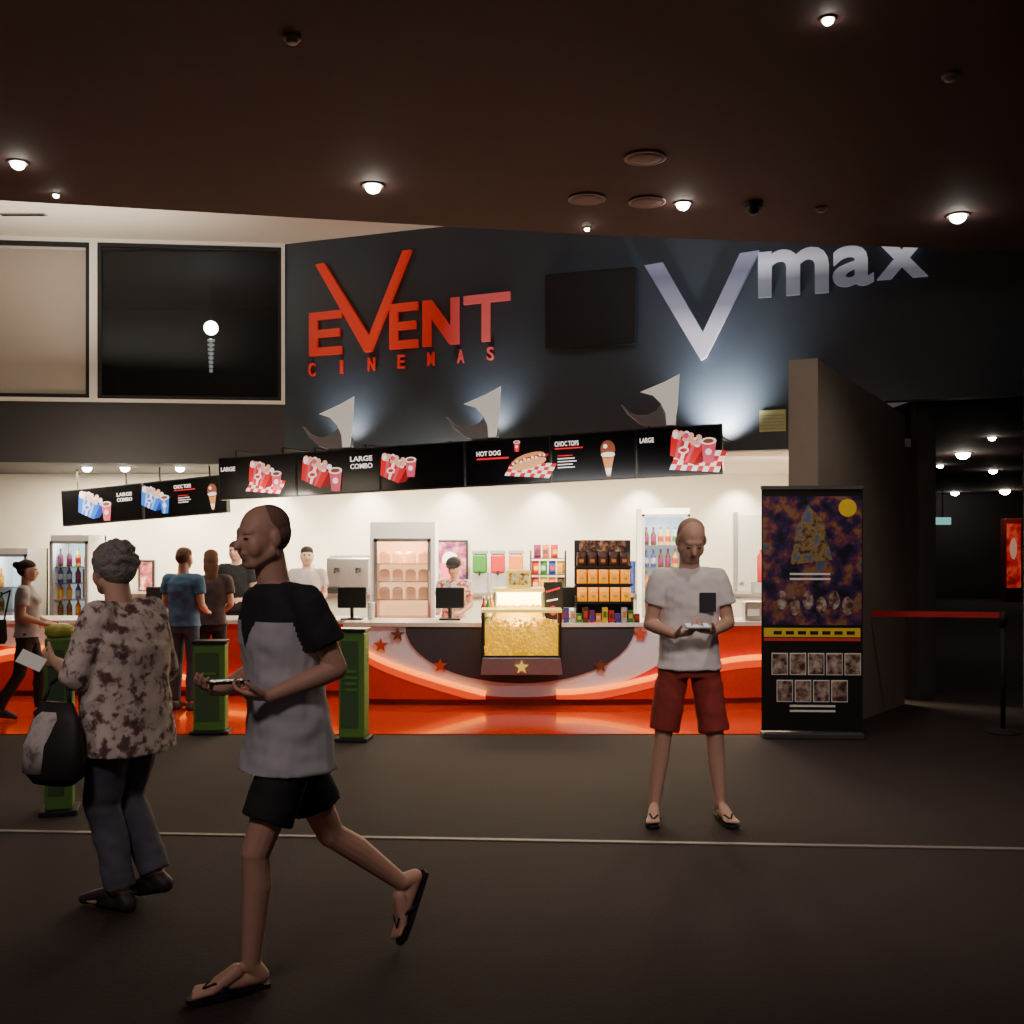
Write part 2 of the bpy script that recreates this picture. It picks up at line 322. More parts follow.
m=MB(); m.box((u0,-.05,zb),(u1,0,za),mat('yellowgreen_lightbox',(.35,.35,.15),.5,es=.1,ecol=(.6,.6,.2))); 
for k in range(5): m.box((u0+.01,-.06,zb+.02+k*.036),(u1-.01,-.05,zb+.03+k*.036),greyp)
tag(m.build('wall_vent',loc=(A[0],A[1],0),rz=BW.rz),'small yellowish louvred box on blue wall beside the partition','vent')
# ================================================================ MENU SCREENS
e_black=mat('screen_black',(.004,.004,.005),.25)
e_red=mat('screen_red',(.5,.01,.015),.4,es=.75,ecol=(.9,.012,.02)); e_dred=mat('screen_dark_red',(.3,.01,.02),.4,es=.3,ecol=(.7,.01,.02)); e_white=mat('screen_white',(.8,.75,.72),.4,es=1.1,ecol=(1,.85,.8)); e_blue=mat('screen_blue',(.02,.10,.6),.4,es=.9,ecol=(.02,.22,1)); e_dblue=mat('screen_dark_blue',(.02,.05,.3),.4,es=.4,ecol=(.02,.08,.8))
e_pop=mat('screen_popcorn',(.8,.45,.32),.4,es=.8,ecol=(1,.5,.34)); e_bun=mat('screen_bun',(.6,.25,.08),.4,es=.7,ecol=(1,.36,.10)); e_choc=mat('screen_choc',(.3,.1,.05),.4,es=.4,ecol=(.5,.12,.06)); e_pink=mat('screen_pink',(.7,.1,.16),.4,es=.6,ecol=(1,.12,.2)); e_lblue=mat('screen_light_blue',(.2,.45,.8),.4,es=.9,ecol=(.25,.55,1))
y=-.036
class Multi:
    def __init__(s): s.l=[]
    def start(s,n): s.l.append((n,MB()))
    def poly(s,*a,**k): s.l[-1][1].poly(*a,**k)
    def disc(s,*a,**k): s.l[-1][1].disc(*a,**k)
    def text(s,*a,**k): s.start('lettering'); s.l[-1][1].text(*a,**k)
def g_pop(m,cx,cz,s,c=e_red):
    m.start('popcorn_picture'); s*=.92; a_=math.radians(-24); ca,sa=math.cos(a_),math.sin(a_)
    c2,c3=(e_dred,e_pink) if c is e_red else (e_dblue,e_lblue)
    T=lambda pts:[(cx+(px*ca-pz*sa)*s,cz+(px*sa+pz*ca)*s) for px,pz in pts]
    bl_,br,tl,tr=(-.34,-.34),(.26,-.34),(-.50,.14),(.34,.14)
    L=lambda p,q,t:(p[0]+(q[0]-p[0])*t,p[1]+(q[1]-p[1])*t)
    m.poly(T([br,(.46,-.22),(.58,.24),tr]),y,y+.002,c2)
    for k,cc in enumerate((c,c,c3,c,e_white,c,c3,c,c)):
        p,q=k/9,(k+1)/9; m.poly(T([L(bl_,br,p),L(bl_,br,q),L(tl,tr,q),L(tl,tr,p)]),y-.001,y+.001,cc)
    e0=T([(-.08,-.1)])[0]; m.disc(e0[0],e0[1],.13*s,y-.003,e_white,rz=.09*s,n=12); m.disc(e0[0],e0[1],.09*s,y-.004,c,rz=.05*s,n=12)
    rr=random.Random(7)
    for k in range(22):
        px_,pz_=rr.uniform(-.46,.52),rr.uniform(.14,.32); p=T([(px_,pz_)])[0]; m.disc(p[0],p[1],.075*s,y-.004-.0002*k,(e_pop,e_white,e_pop,c3)[k%4],n=8)
def g_cup(m,cx,cz,s,c=e_red):
    m.start('drink_picture'); s*=1.15; c3=e_pink if c in (e_red,e_pink) else e_lblue
    m.poly([(cx-.16*s,cz-.4*s),(cx+.12*s,cz-.42*s),(cx+.2*s,cz+.18*s),(cx-.22*s,cz+.2*s)],y-.012,y-.009,c); m.poly([(cx-.08*s,cz-.41*s),(cx+.0*s,cz-.42*s),(cx+.02*s,cz+.18*s),(cx-.1*s,cz+.19*s)],y-.014,y-.012,c3)
    m.disc(cx-.01*s,cz+.2*s,.22*s,y-.015,e_white,rz=.10*s,n=14); m.disc(cx-.01*s,cz+.2*s,.16*s,y-.017,e_choc,rz=.065*s,n=12); m.disc(cx-.02*s,cz-.1*s,.09*s,y-.016,e_white,n=10)
def g_check(m,cx,cz,w,h):
    m.start('checked_cloth_picture')
    for i in range(9):
        for j in range(4):
            q=lambda a,b:(cx-w/2+w*a/9+b*.022-.03,cz-h/2+h*b/4-.05*(a/9-.5))
            m.poly([q(i,j),q(i+1,j),q(i+1,j+1),q(i,j+1)],y+.002,y+.003,e_red if (i+j)%2 else e_white)
def g_hotdog(m,cx,cz,s):
    g_check(m,cx,cz-.16*s,1.15*s,.34*s); m.start('hot_dog_picture'); a_=.22
    E=lambda x,z,rx,rz:[(cx+x*s+(rx*math.cos(t)*math.cos(a_)-rz*math.sin(t)*math.sin(a_))*s,cz+z*s+(rx*math.cos(t)*math.sin(a_)+rz*math.sin(t)*math.cos(a_))*s) for t in [2*PI*i/22 for i in range(22)]]
    m.poly(E(0,.12,.42,.12),y-.002,y,e_bun); m.poly(E(0,.07,.54,.075),y-.005,y-.002,e_dred); m.poly(E(0,-.02,.46,.12),y-.008,y-.005,mat('screen_bun_light',(.7,.35,.14),.4,es=.8,ecol=(1,.46,.18)))
    for k in range(9): m.disc(cx+(-.4+.1*k)*s,cz+(.0+.022*k+(.03 if k%2 else 0))*s,.032*s,y-.010,e_white,n=8)
def g_cone(m,cx,cz,s):
    m.start('ice_cream_picture'); m.poly([(cx-.04*s,cz-.5*s),(cx+.04*s,cz-.5*s),(cx+.15*s,cz),(cx-.15*s,cz)],y,y+.002,e_bun); m.poly([(cx-.045*s,cz-.45*s),(cx+.05*s,cz-.45*s),(cx+.08*s,cz-.3*s),(cx-.08*s,cz-.3*s)],y-.002,y,e_white); m.disc(cx,cz+.14*s,.18*s,y-.003,e_choc,rz=.22*s); m.disc(cx,cz+.02*s,.17*s,y-.005,e_white,rz=.06*s); m.disc(cx-.06*s,cz+.22*s,.05*s,y-.006,e_white)
def g_lines(m,cx,cz,w,n):
    m.start('small_print')
    for k in range(n): m.poly([(cx-w/2,cz-.03*k),(cx+w/2*(.6+.4*((k*7)%3)/2),cz-.03*k),(cx+w/2*(.6+.4*((k*7)%3)/2),cz-.03*k+.010),(cx-w/2,cz-.03*k+.010)],y,y+.002,e_white if k else e_red)
def rods_d(u,line):
    p=line.p(u); n=V((-line.d.y,line.d.x)); best=9
    for W in (BW,LW):
        a=W.a; d=W.d; den=n.x*d.y-n.y*d.x
        best=min(best,((a.x-p.x)*d.y-(a.y-p.y)*d.x)/den)
    return best
def menu(line,zl,slope,h,p0,p1,label,fn,grp,rods):
    u0,u1=line.u(p0),line.u(p1); uc=(u0+u1)/2; w=u1-u0; c=line.p(uc)
    t=thing('menu_screen',label,'menu screen',(c.x,c.y,zl+slope*uc),line.rz,grp)
    t.rotation_euler=(0,-math.atan(slope),line.rz)
    m=MB(); m.box((-w/2+.004,-.03,-h/2),(w/2-.004,.05,h/2),black); m.build('casing',t,bevel=.006)
    m=MB(); m.box((-w/2+.018,-.033,-h/2+.018),(w/2-.018,-.029,h/2-.018),e_black); m.build('display',t)
    m=Multi()
    PX=lambda px: line.u(px)-uc
    fn(m,PX,w,h)
    for n_,b_ in m.l: b_.build(n_,t)
    zc=zl+slope*uc
    for sx in(-.3,.3):
        m=MB()
        if rods=='back':
            zz=max(h/2-.03,ZS+.04-zc); dd=rods_d(uc+sx*w,line)
            m.cyl((sx*w,.03,h*.3),(sx*w,.03,zz),.012,.012,blackm,8); m.cyl((sx*w,.03,zz),(sx*w,dd,zz),.012,.012,blackm,8)
        else: m.cyl((sx*w,.0,h*.5-.02),(sx*w,0,ZS-zc-sx*w*slope+.005),.012,.012,blackm,8)
        m.build('bracket_arm',t)
ML=Line((-3.34,12.6),(2.03,10.6)); mlen=ML.u(723)-ML.u(220)
zl=(2.615+2.13)/2; zr=(2.796+2.30)/2; sl=(zr-zl)/mlen; hh=.485
def f1(m,P,w,h): m.text('LARGE',P(223),P(237),.08,.13,y,.002,e_white); g_check(m,P(266),-.11,.44,.14); g_pop(m,P(263),.02,.40); g_cup(m,P(279),-.04,.26,e_pink)
def f2(m,P,w,h): g_pop(m,P(318),.01,.46); g_cup(m,P(338),-.06,.32,e_pink); m.text('LARGE',P(352),P(374),.10,.155,y,.002,e_white); m.text('COMBO',P(352),P(374),.02,.075,y,.002,e_white)
def f3(m,P,w,h): g_pop(m,P(396),.0,.42); g_cup(m,P(413),.02,.26,e_pink)
def f4(m,P,w,h): m.text('HOT DOG',P(478),P(502),.07,.12,y,.002,e_white); m.poly([(P(478),.03),(P(510),.03),(P(510),.05),(P(478),.05)],y,y+.002,e_red); g_hotdog(m,P(530),-.03,.42); g_cup(m,P(519),.16,.14)
def f5(m,P,w,h): m.text('CHOC TOPS',P(556),P(580),.12,.17,y,.002,e_white); m.poly([(P(556),.09),(P(584),.09),(P(584),.105),(P(556),.105)],y,y+.002,e_red); g_lines(m,P(568),.02,.2,5); g_cone(m,P(609),.0,.42)
def f6(m,P,w,h): m.text('LARGE',P(641),P(655),.10,.15,y,.002,e_white); g_check(m,P(697),-.10,.48,.2); g_pop(m,P(689),.03,.44); g_cup(m,P(710),.01,.30,e_pink)
grp='menu screens over the counter'
for p0,p1,l,fn in ((220,298,'menu screen reading LARGE at the far left of main row',f1),(298,382,'menu screen reading LARGE COMBO with popcorn and drink',f2),(382,466,'menu screen with small popcorn and drink, no words, beside HOT DOG',f3),(466,552,'menu screen reading HOT DOG with hot dog picture',f4),(552,637,'menu screen reading CHOC TOPS with ice cream cone, main row',f5),(637,723,'rightmost menu screen reading LARGE with popcorn on checked cloth',f6)):
    menu(ML,zl,sl,hh,p0,p1,l,fn,grp,'back')
M2=Line((X(63,15.3),15.3),(X(230,14.35),14.35)); ln=M2.u(230)-M2.u(63)
def h1(m,P,w,h): g_pop(m,P(92),.01,.5,e_blue); g_cup(m,P(109),-.07,.32,e_pink); m.text('LARGE',P(119),P(134),.09,.14,y,.002,e_white); m.text('COMBO',P(119),P(134),.02,.07,y,.002,e_white)
def h2(m,P,w,h): g_pop(m,P(154),.02,.44,e_blue); g_cup(m,P(167),-.05,.3,e_blue); m.text('CHOC TOPS',P(176),P(193),.12,.17,y,.002,e_white); m.poly([(P(176),.09),(P(197),.09),(P(197),.105),(P(176),.105)],y,y+.002,e_red); g_lines(m,P(186),.02,.2,4); g_cone(m,P(214),.0,.4)
z2l=(2.38+1.86)/2; z2r=(2.566+2.02)/2
menu(M2,z2l,(z2r-z2l)/ln,.5,63,144,'left counter menu screen reading LARGE COMBO with blue popcorn box',h1,'menu screens over the left counter','up')
menu(M2,z2l,(z2r-z2l)/ln,.5,145,228,'left counter menu screen reading CHOC TOPS with blue popcorn box',h2,'menu screens over the left counter','up')
# sconces standing on the menu screens
horn=mat('silver_horn',(.30,.30,.31),.35,metal=.2,es=.05); sail=mat('pale_sail',(.7,.68,.6),.5,es=.42,ecol=(1,.94,.8))  # faint emission put into the horn colour to brighten it
for px,l,hot in ((350,'crescent and sail shaped wall uplighter, leftmost of three',42),(496,'crescent and sail shaped wall uplighter, middle of three',42),(674,'crescent and sail shaped wall uplighter, rightmost of three',300)):
    u=ML.u(px); p=ML.p(u); zz=zl+sl*u+hh/2; t=thing('wall_uplighter',l,'wall light',(p.x,p.y+.02,zz),ML.rz,'uplighters above the menu screens')
    k=p.y/F
    def q(pts): return [(a*k,b*k) for a,b in pts]
    m=MB(); m.poly(q([(-54,25),(-46,17),(-36,13),(-26,13),(-17,17),(-9,27),(-3,20),(2,10),(2,2),(-8,-1),(-22,-1),(-34,4),(-46,14)]),-.04,.04,horn); m.build('crescent',t,bevel=.01)
    m=MB(); m.poly(q([(7,52),(-8,45),(-33,36),(-20,32),(-12,24),(-7,14),(-6,2),(2,2),(5,20),(6,36)]),-.06,-.045,sail); m.build('sail',t)
    m=MB(); m.box((-.25,-.04,-.02),(.06,.04,.012),blackm); m.build('mount',t)
    hx,hz_={350:(350,415),496:(494,405),674:(724,408)}[px]
    wu=BW.u(hx); wp=BW.p(wu); wz=Z(hz_,wp.y); nrm=V((BW.d.y,-BW.d.x)); 
    src=V((wp.x+nrm.x*.30,wp.y+nrm.y*.30,wz-.28))
    lamp('SPOT',tuple(src),hot,(1,.97,.92),.06,target=(wp.x,wp.y,wz+.05),angle=120,blend=1)
# ================================================================ COUNTERS
XC=X(520,11.1)
def yf(x): return 11.05+.03*(x-XC)**2
def strip(m,xs,lo,hi,y0,y1,mt,yfn=yf):
    n=len(xs); vs=[]
    for x in xs: vs+=[(x,yfn(x)+y0,lo(x)),(x,yfn(x)+y0,hi(x)),(x,yfn(x)+y1,hi(x)),(x,yfn(x)+y1,lo(x))]
    fs=[]
    for i in range(n-1):
        a=4*i
        for j in range(4): fs.append((a+j,a+(j+1)%4,a+4+(j+1)%4,a+4+j))
    fs+=[(0,3,2,1),(4*n-4,4*n-3,4*n-2,4*n-1)]
    m.add(vs,fs,mt)
def lin(a,b,n): return [a+(b-a)*i/n for i in range(n+1)]
def star(cx,cz,r,y0,mt,m,y1=None):
    m.poly([(cx+(r if i%2==0 else r*.42)*math.sin(PI*i/5),cz+(r if i%2==0 else r*.42)*math.cos(PI*i/5)) for i in range(10)],y0,y1 if y1 else y0+.006,mt)
CL,CR=X(345,11.1),2.95; TOP=.84
cst=thing('service_counter','main red service counter with silver arc and glowing orange strip','counter',(0,0,0))
m=MB(); strip(m,lin(CL,CR,40),lambda x:.07,lambda x:TOP-.04,0,.55,redp); m.build('body',cst)
m=MB(); strip(m,lin(CL,CR,40),lambda x:.008,lambda x:.07,.05,.5,mat('dark_red_plinth',(.35,.03,.01),.3)); m.build('plinth',cst)
m=MB(); strip(m,lin(CL-.02,CR+.02,40),lambda x:TOP-.04,lambda x:TOP,-.05,.65,mat('pale_counter_top',(.75,.7,.6),.3)); m.build('countertop',cst)
oa,ob,ia,ib=1.66,.70,1.15,.56; T=TOP-.045
m=MB()
fo=lambda x: T-ob*math.sqrt(max(0,1-((x-XC)/oa)**2)); fi=lambda x: T-ib*math.sqrt(max(0,1-((x-XC)/ia)**2))
xs=[XC-oa*math.cos(PI*i/60) for i in range(61)]
strip(m,[max(x,CL) for x in xs],fo,lambda x:T,-.02,0,silver); m.build('arc_panel',cst)
m=MB(); xs=[XC-ia*math.cos(PI*i/60) for i in range(61)]; strip(m,xs,fi,lambda x:T,-.035,-.02,dgrey); m.build('dark_panel',cst)
def waveL(x): px=512+x/11.1*F; t=(px-366)/(484-366); return Z(650+41*(max(0,t)**.75),11.1)
def waveR(x): px=512+x/11.1*F; t=min(1,max(0,(px-560)/(766-560))); return Z(690-33*(t*t*(3-2*t)),11.1)
for a,b,w in ((CL,X(486,11.1),waveL),(X(556,11.1),CR,waveR)):
    m=MB(); xx=lin(a,b,30); strip(m,xx,lambda x:.07,lambda x:w(x)-.02,-.04,0,redp); m.build('wave_panel',cst)
    m=MB(); strip(m,xx,lambda x:max(.075,w(x)-.11),lambda x:w(x)-.01,-.046,-.04,halo_paint); m.build('painted_halo',cst)  # painted glow below the light strip, not a separate lamp
    m=MB(); m.tube([(x,yf(x)-.044,w(x)-.010) for x in xx],.028,orangeglow,8); m.build('light_strip',cst)
for px,py,c in ((397,635,'b'),(440,666,'r'),(601,666,'b'),(641,634,'r'),(380,646,'r')):
    x=X(px,11.0); m=MB(); star(x,Z(py,11.0),.075,yf(x)-.05,mat('brown_star',(.18,.05,.02),.4) if c=='b' else mat('red_star',(.6,.08,.03),.4),m,yf(x)-.015); m.build('star',cst)
# left counter
yl=lambda x:11.75
c2=thing('service_counter','long red left service counter behind the queueing customers','counter',(0,0,0))
a,b=-7.8,-1.72
m=MB(); strip(m,lin(a,b,20),lambda x:.07,lambda x:.78,0,.6,redp,yl); m.build('body',c2)
m=MB(); strip(m,lin(a,b,20),lambda x:.008,lambda x:.07,.05,.5,MC['dark_red_plinth'],yl); m.build('plinth',c2)
m=MB(); strip(m,lin(a-.02,b,20),lambda x:.78,lambda x:.82,-.05,.7,MC['pale_counter_top'],yl); m.build('countertop',c2)
wv=lambda x:.34+.17*math.sin((x+2.2)*1.7)
m=MB(); xx=lin(a,b,50); strip(m,xx,lambda x:.07,wv,-.04,0,redp,yl); m.build('wave_panel',c2)
m=MB(); strip(m,xx,lambda x:wv(x)-.09,wv,-.046,-.04,halo_paint,yl); m.build('painted_halo',c2)  # painted glow below the left counter's light strip
m=MB(); m.tube([(x,11.706,wv(x)+.01) for x in xx],.028,orangeglow,8); m.build('light_strip',c2)
m=MB(); xs=lin(-6.0,-4.2,20); strip(m,xs,lambda x:.775-.25*math.sqrt(max(0,1-((x+5.1)/.9)**2)),lambda x:.775,-.02,0,silver,yl); m.build('arc_panel',c2)
# back bench
bb=thing('back_bench','pale storage bench along the service back wall','cabinet',(0,0,0))
m=MB(); m.box((-6.4,15.3,0),(4.2,16.13,.90),mat('bench_laminate',(.5,.47,.42),.5)); m.build('body',bb)
m=MB(); m.box((-6.4,15.25,.90),(4.2,16.13,.94),chrome); m.build('worktop',bb)
BT=.94
# popcorn case on the counter front
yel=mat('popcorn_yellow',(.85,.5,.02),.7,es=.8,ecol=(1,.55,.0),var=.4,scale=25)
clear=glassmat('case_glass',(.97,.97,.97),.06)
x0,x1=X(483,10.75),X(560,10.75); zb,zt_=Z(672,10.75),Z(612,10.75)
pc=thing('popcorn_display_case','glowing popcorn display case set into the counter front','display case',((x0+x1)/2,0,0))
w=(x1-x0)/2
m=MB(); m.add([(-w,10.62,zb+.15),(w,10.62,zb+.15),(w,11.0,zb+.15),(-w,11.0,zb+.15),(-w-.02,10.66,zb-.02),(w+.02,10.66,zb-.02),(w+.02,11.0,zb-.02),(-w-.02,11.0,zb-.02)],[(0,1,2,3),(4,5,6,7),(0,1,5,4),(1,2,6,5),(2,3,7,6),(3,0,4,7)],greyp)
m.build('tray_base',pc,bevel=.008)
m=MB(); star(0,zb+.06,.07,10.615,mat('yellow_star',(.9,.6,.1),.4,es=.5),m,10.66); m.build('star',pc)
m=MB()
for sx in(-1,1):
    for yy in(10.66,10.97): m.box((sx*w-.012,yy-.012,zb+.12),(sx*w+.012,yy+.012,zt_),black)
m.box((-w-.015,10.64,zt_),(w+.015,10.99,zt_+.03),mat('case_top_gold',(.6,.42,.05),.4,es=.8,ecol=(1,.65,.06))); m.box((-w,10.65,zb+.15),(w,10.67,zb+.17),black); m.build('frame',pc)
m=MB(); m.box((-w,10.655,zb+.15),(w,10.66,zt_),clear); m.build('glass_front',pc)
m=MB()
gz=zt_-.10
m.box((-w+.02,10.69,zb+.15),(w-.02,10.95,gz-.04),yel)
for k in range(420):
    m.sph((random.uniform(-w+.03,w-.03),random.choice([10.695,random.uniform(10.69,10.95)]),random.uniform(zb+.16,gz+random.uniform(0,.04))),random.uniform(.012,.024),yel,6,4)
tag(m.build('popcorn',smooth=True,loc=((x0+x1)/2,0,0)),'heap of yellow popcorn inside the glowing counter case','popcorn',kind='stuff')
lamp('POINT',((x0+x1)/2,10.80,zt_-.03),5,(1,.70,.06),.05)
def P3(px,Y,z=TOP): return (X(px,Y),Y,z)
glowy=mat('yellow_light_panel',(1,.8,.2),.4,es=12,ecol=(1,.80,.25))
gold=mat('machine_gold',(.6,.42,.08),.4,es=.8,ecol=(1,.65,.08))
t=thing('popcorn_machine','popcorn machine with bright yellow lit cabinet in the counter centre','popcorn machine',P3(519,11.35))
m=MB(); m.box((-.27,-.2,0),(.27,.2,.05),gold); m.build('base',t,bevel=.01)
m=MB(); [m.box((sx*.25-.01,sy*.18-.01,.05),(sx*.25+.01,sy*.18+.01,.30),chrome) for sx in(-1,1) for sy in(-1,1)]; m.build('posts',t)
m=MB(); m.box((-.26,-.19,.30),(.26,.19,.34),gold); m.build('canopy',t,bevel=.01)
m=MB(); m.box((-.23,-.1,.285),(.23,.1,.299),glowy); m.build('lit_ceiling',t)
m=MB(); m.box((-.23,.14,.06),(.23,.16,.29),glowy); m.build('lit_back',t)
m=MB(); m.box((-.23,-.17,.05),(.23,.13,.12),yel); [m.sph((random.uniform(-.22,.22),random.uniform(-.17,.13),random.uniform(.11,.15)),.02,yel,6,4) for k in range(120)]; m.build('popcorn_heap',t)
m=MB(); m.box((-.12,-.05,.34),(.12,.05,.52),gold); m.box((-.10,-.056,.37),(.10,-.05,.49),blotmat('sign_art',[(.42,(.1,.05,.02)),(.5,(.6,.35,.04)),(.62,(.6,.55,.35))],22,es=.3)); m.build('top_sign',t,bevel=.006)
lamp('POINT',P3(519,10.98,TOP+.10),18,(1,.78,.25),.06)
# ---------- generic appliances
def pos(px,Y,z,l,rz=0,name='till_monitor'):
    t=thing(name,l,'monitor',(X(px,Y),Y,z),rz,'till monitors on the counters')
    m=MB(); m.box((-.15,-.02,.12),(.15,.02,.34),black); m.build('screen',t,bevel=.01)
    m=MB(); m.box((-.13,.019,.14),(.13,.024,.32),mat('till_glow',(.3,.35,.5),.3,es=.5)); m.build('display',t)
    m=MB(); m.cyl((0,0,.02),(0,0,.14),.02,.02,black); m.build('stem',t); m=MB(); m.box((-.11,-.08,0),(.11,.08,.02),black); m.build('foot',t,bevel=.005)
pos(450,11.45,TOP,'black till monitor in front of the server with the cap'); pos(352,11.5,TOP,'black till monitor at left end of main counter'); pos(562,11.55,TOP,'black till monitor right of the popcorn machine'); pos(160,12.1,.82,'black till monitor on left counter'); pos(262,12.1,.82,'black till monitor beside the server in black')
def bottle(name,loc,h,r,c,capc,label,group,cat='bottle'):
    t=thing(name,label,cat,loc,0,group); m=MB(); m.lathe([(r*.9,0),(r,.01),(r,h*.55),(r*.4,h*.75),(r*.35,h*.9)],c,n=12); m.build('body',t,True)
    m=MB(); m.cyl((0,0,h*.9),(0,0,h),r*.42,r*.42,capc,10); m.build('cap',t)
    m=MB(); m.lathe([(r*1.01,h*.2),(r*1.02,h*.22),(r*1.02,h*.48),(r*1.01,h*.5)],capc,n=12); m.build('paper_label',t,True); return t
cols=[mat('b_%d'%i,c,.45) for i,c in enumerate([(.42,.012,.008),(.02,.16,.02),(.55,.17,.006),(.015,.04,.25),(.07,.022,.008),(.55,.38,.02),(.35,.35,.38),(.18,.008,.09)])]
CN=['red','green','orange','blue','brown','yellow','silver','purple']
def fridge(px0,px1,ytop,Y,l,glow,shelves,nb,grp,bl):
    x0,x1=X(px0,Y),X(px1,Y); h=Z(ytop,Y); w=x1-x0
    t=thing('drinks_fridge',l,'fridge',((x0+x1)/2,Y,0))
    m=MB(); 
    m.box((-w/2,.02,0),(-w/2+.03,.65,h),white); m.box((w/2-.03,.02,0),(w/2,.65,h),white); m.box((-w/2,.6,0),(w/2,.65,h),white); m.box((-w/2+.03,.02,0),(w/2-.03,.6,.12),black); m.box((-w/2+.03,.02,h-.1),(w/2-.03,.6,h),white); m.build('cabinet',t)
    m=MB(); m.box((-w/2+.03,.58,.12),(w/2-.03,.595,h-.1),mat('fridge_glow_'+glow[0],glow[1],.5,es=glow[2])); m.build('lit_back',t)
    m=MB(); fr=.035
    for a,b in (((-w/2,-.02,.1),(-w/2+fr,.02,h-.08)),((w/2-fr,-.02,.1),(w/2,.02,h-.08)),((-w/2,-.02,.1),(w/2,.02,.1+fr)),((-w/2,-.02,h-.08-fr),(w/2,.02,h-.08))): m.box(a,b,greyp)
    m.box((w/2-.05,-.05,.9),(w/2-.03,-.02,1.3),chrome)
    d=m.build('door',t); m=MB(); m.box((-w/2+fr,-.005,.13),(w/2-fr,.0,h-.11),clear); m.build('door_glass',d)
    zs=[.45+(h-.65)/shelves*i for i in range(shelves)]
    for z in zs:
        m=MB(); m.box((-w/2+.03,.06,z-.012),(w/2-.03,.57,z),chrome); m.build('shelf',t)
    for i,z in enumerate(zs):
        for k in range(nb):
            bx=(x0+x1)/2-w/2+.075+(w-.15)*k/(nb-1)
            key=(i+k//2)%len(cols)
            bottle('drink_bottle',(bx,Y+.16,z+.001),.24,.036,cols[key],cols[(key+3)%8],bl,grp)
    lamp('POINT',((x0+x1)/2,Y+.12,h-.16),8,(.9,.95,1),.05)
fridge(50,88,535,14.55,'narrow drinks fridge with glass door behind the left counter',('w',(.55,.7,.76),.6),5,4,'bottles in the left fridge','small drink bottle on a shelf of the left glass fridge')
fridge(642,690,508,14.5,'tall drinks fridge with glass door behind the man in white',('w',(.55,.7,.76),.6),5,6,'bottles in the right fridge','small drink bottle on a shelf of the right glass fridge')
fridge(-10,27,548,14.3,'white fridge at far left edge behind counter',('w',(.55,.7,.76),.6),3,2,'bottles in the far left fridge','drink bottle in fridge at far left edge')
# warmer cabinet
Y=13.4; x0,x1=X(370,Y),X(435,Y); w=(x1-x0); h=Z(522,Y)
t=thing('warming_cabinet','tall white heated cabinet glowing peach inside','cabinet',((x0+x1)/2,Y,0))
m=MB(); m.box((-w/2,0,0),(-w/2+.06,.6,h),white); m.box((w/2-.06,0,0),(w/2,.6,h),white); m.box((-w/2+.06,.55,0),(w/2-.06,.6,h),white); m.box((-w/2+.06,0,0),(w/2-.06,.55,.3),white); m.box((-w/2+.06,0,h-.22),(w/2-.06,.55,h),white); m.build('cabinet',t)
m=MB(); m.box((-w/2+.06,.52,.3),(w/2-.06,.545,h-.22),mat('peach_glow',(.9,.5,.28),.5,es=1.9,ecol=(1,.52,.22))); m.build('lit_back',t)
for i in range(5):
    m=MB(); m.box((-w/2+.06,.04,.5+.22*i),(w/2-.06,.5,.51+.22*i),chrome); m.build('shelf',t)
m=MB(); 
for a,b in (((-w/2+.05,-.03,.28),(-w/2+.09,0,h-.2)),((w/2-.09,-.03,.28),(w/2-.05,0,h-.2)),((-w/2+.05,-.03,.28),(w/2-.05,0,.32)),((-w/2+.05,-.03,h-.24),(w/2-.05,0,h-.2))): m.box(a,b,chrome)
d=m.build('door',t); m=MB(); m.box((-w/2+.09,-.01,.32),(w/2-.09,-.005,h-.24),clear); m.build('door_glass',d)
m=MB(); m.cyl((w/2-.07,-.05,.9),(w/2-.07,-.05,1.3),.01,.01,chrome); m.build('handle',t)
lamp('POINT',((x0+x1)/2,Y+.12,h-.3),20,(1,.62,.35),.06)
pk=mat('foil_packet',(.75,.24,.005),.4,es=.75,ecol=(1,.32,.0)); pkb=mat('peach_box',(.7,.36,.2),.5,es=.35)  # emission put into the packet colour to make the packets brighter
for i in range(2,5):
    for k in range(4):
        m=MB(); m.bc((0,0,.06),(.12,.10,.12),pkb); m.sph((0,0,.12),(.06,.05,.03),pkb,10,6)
        tag(m.build('popcorn_box',loc=((x0+x1)/2-.24+.16*k,Y+.2,.511+.22*i)),'small popcorn box on a shelf of the peach glowing cabinet','box','boxes in the warming cabinet')
def poster(px0,px1,py0,py1,Y,l,mt,name='framed_poster',extra=None):
    x0,x1=X(px0,Y),X(px1,Y); z1,z0=Z(py0,Y),Z(py1,Y); t=thing(name,l,'poster',((x0+x1)/2,Y,(z0+z1)/2)); w,h=x1-x0,z1-z0
    m=MB(); m.box((-w/2,0,-h/2),(w/2,.05,h/2),black); m.build('frame',t,bevel=.005)
    m=MB(); m.box((-w/2+.03,-.006,-h/2+.03),(w/2-.03,0,h/2-.03),mt)
    if extra: extra(m,w,h)
    m.build('picture',t); return t
pm=blotmat('poster_pink_blue',[(.35,(.03,.02,.12)),(.5,(.4,.06,.15)),(.6,(.5,.3,.28))],6,es=.4)
poster(432,468,540,586,16.145,'small illuminated pink and blue poster right of warming cabinet',pm,'lit_poster',lambda m,w,h:(m.disc(0,.05,w*.22,-.012,e_white),m.poly([(-w*.2,-.22),(w*.2,-.22),(w*.28,0),(-w*.28,0)],-.014,-.01,e_pink)))
poster(138,154,560,592,16.145,'small dark framed poster above the left bench',blotmat('poster_dark',[(.35,(.02,.02,.05)),(.55,(.5,.1,.1)),(.65,(.7,.6,.5))],8,es=.3))
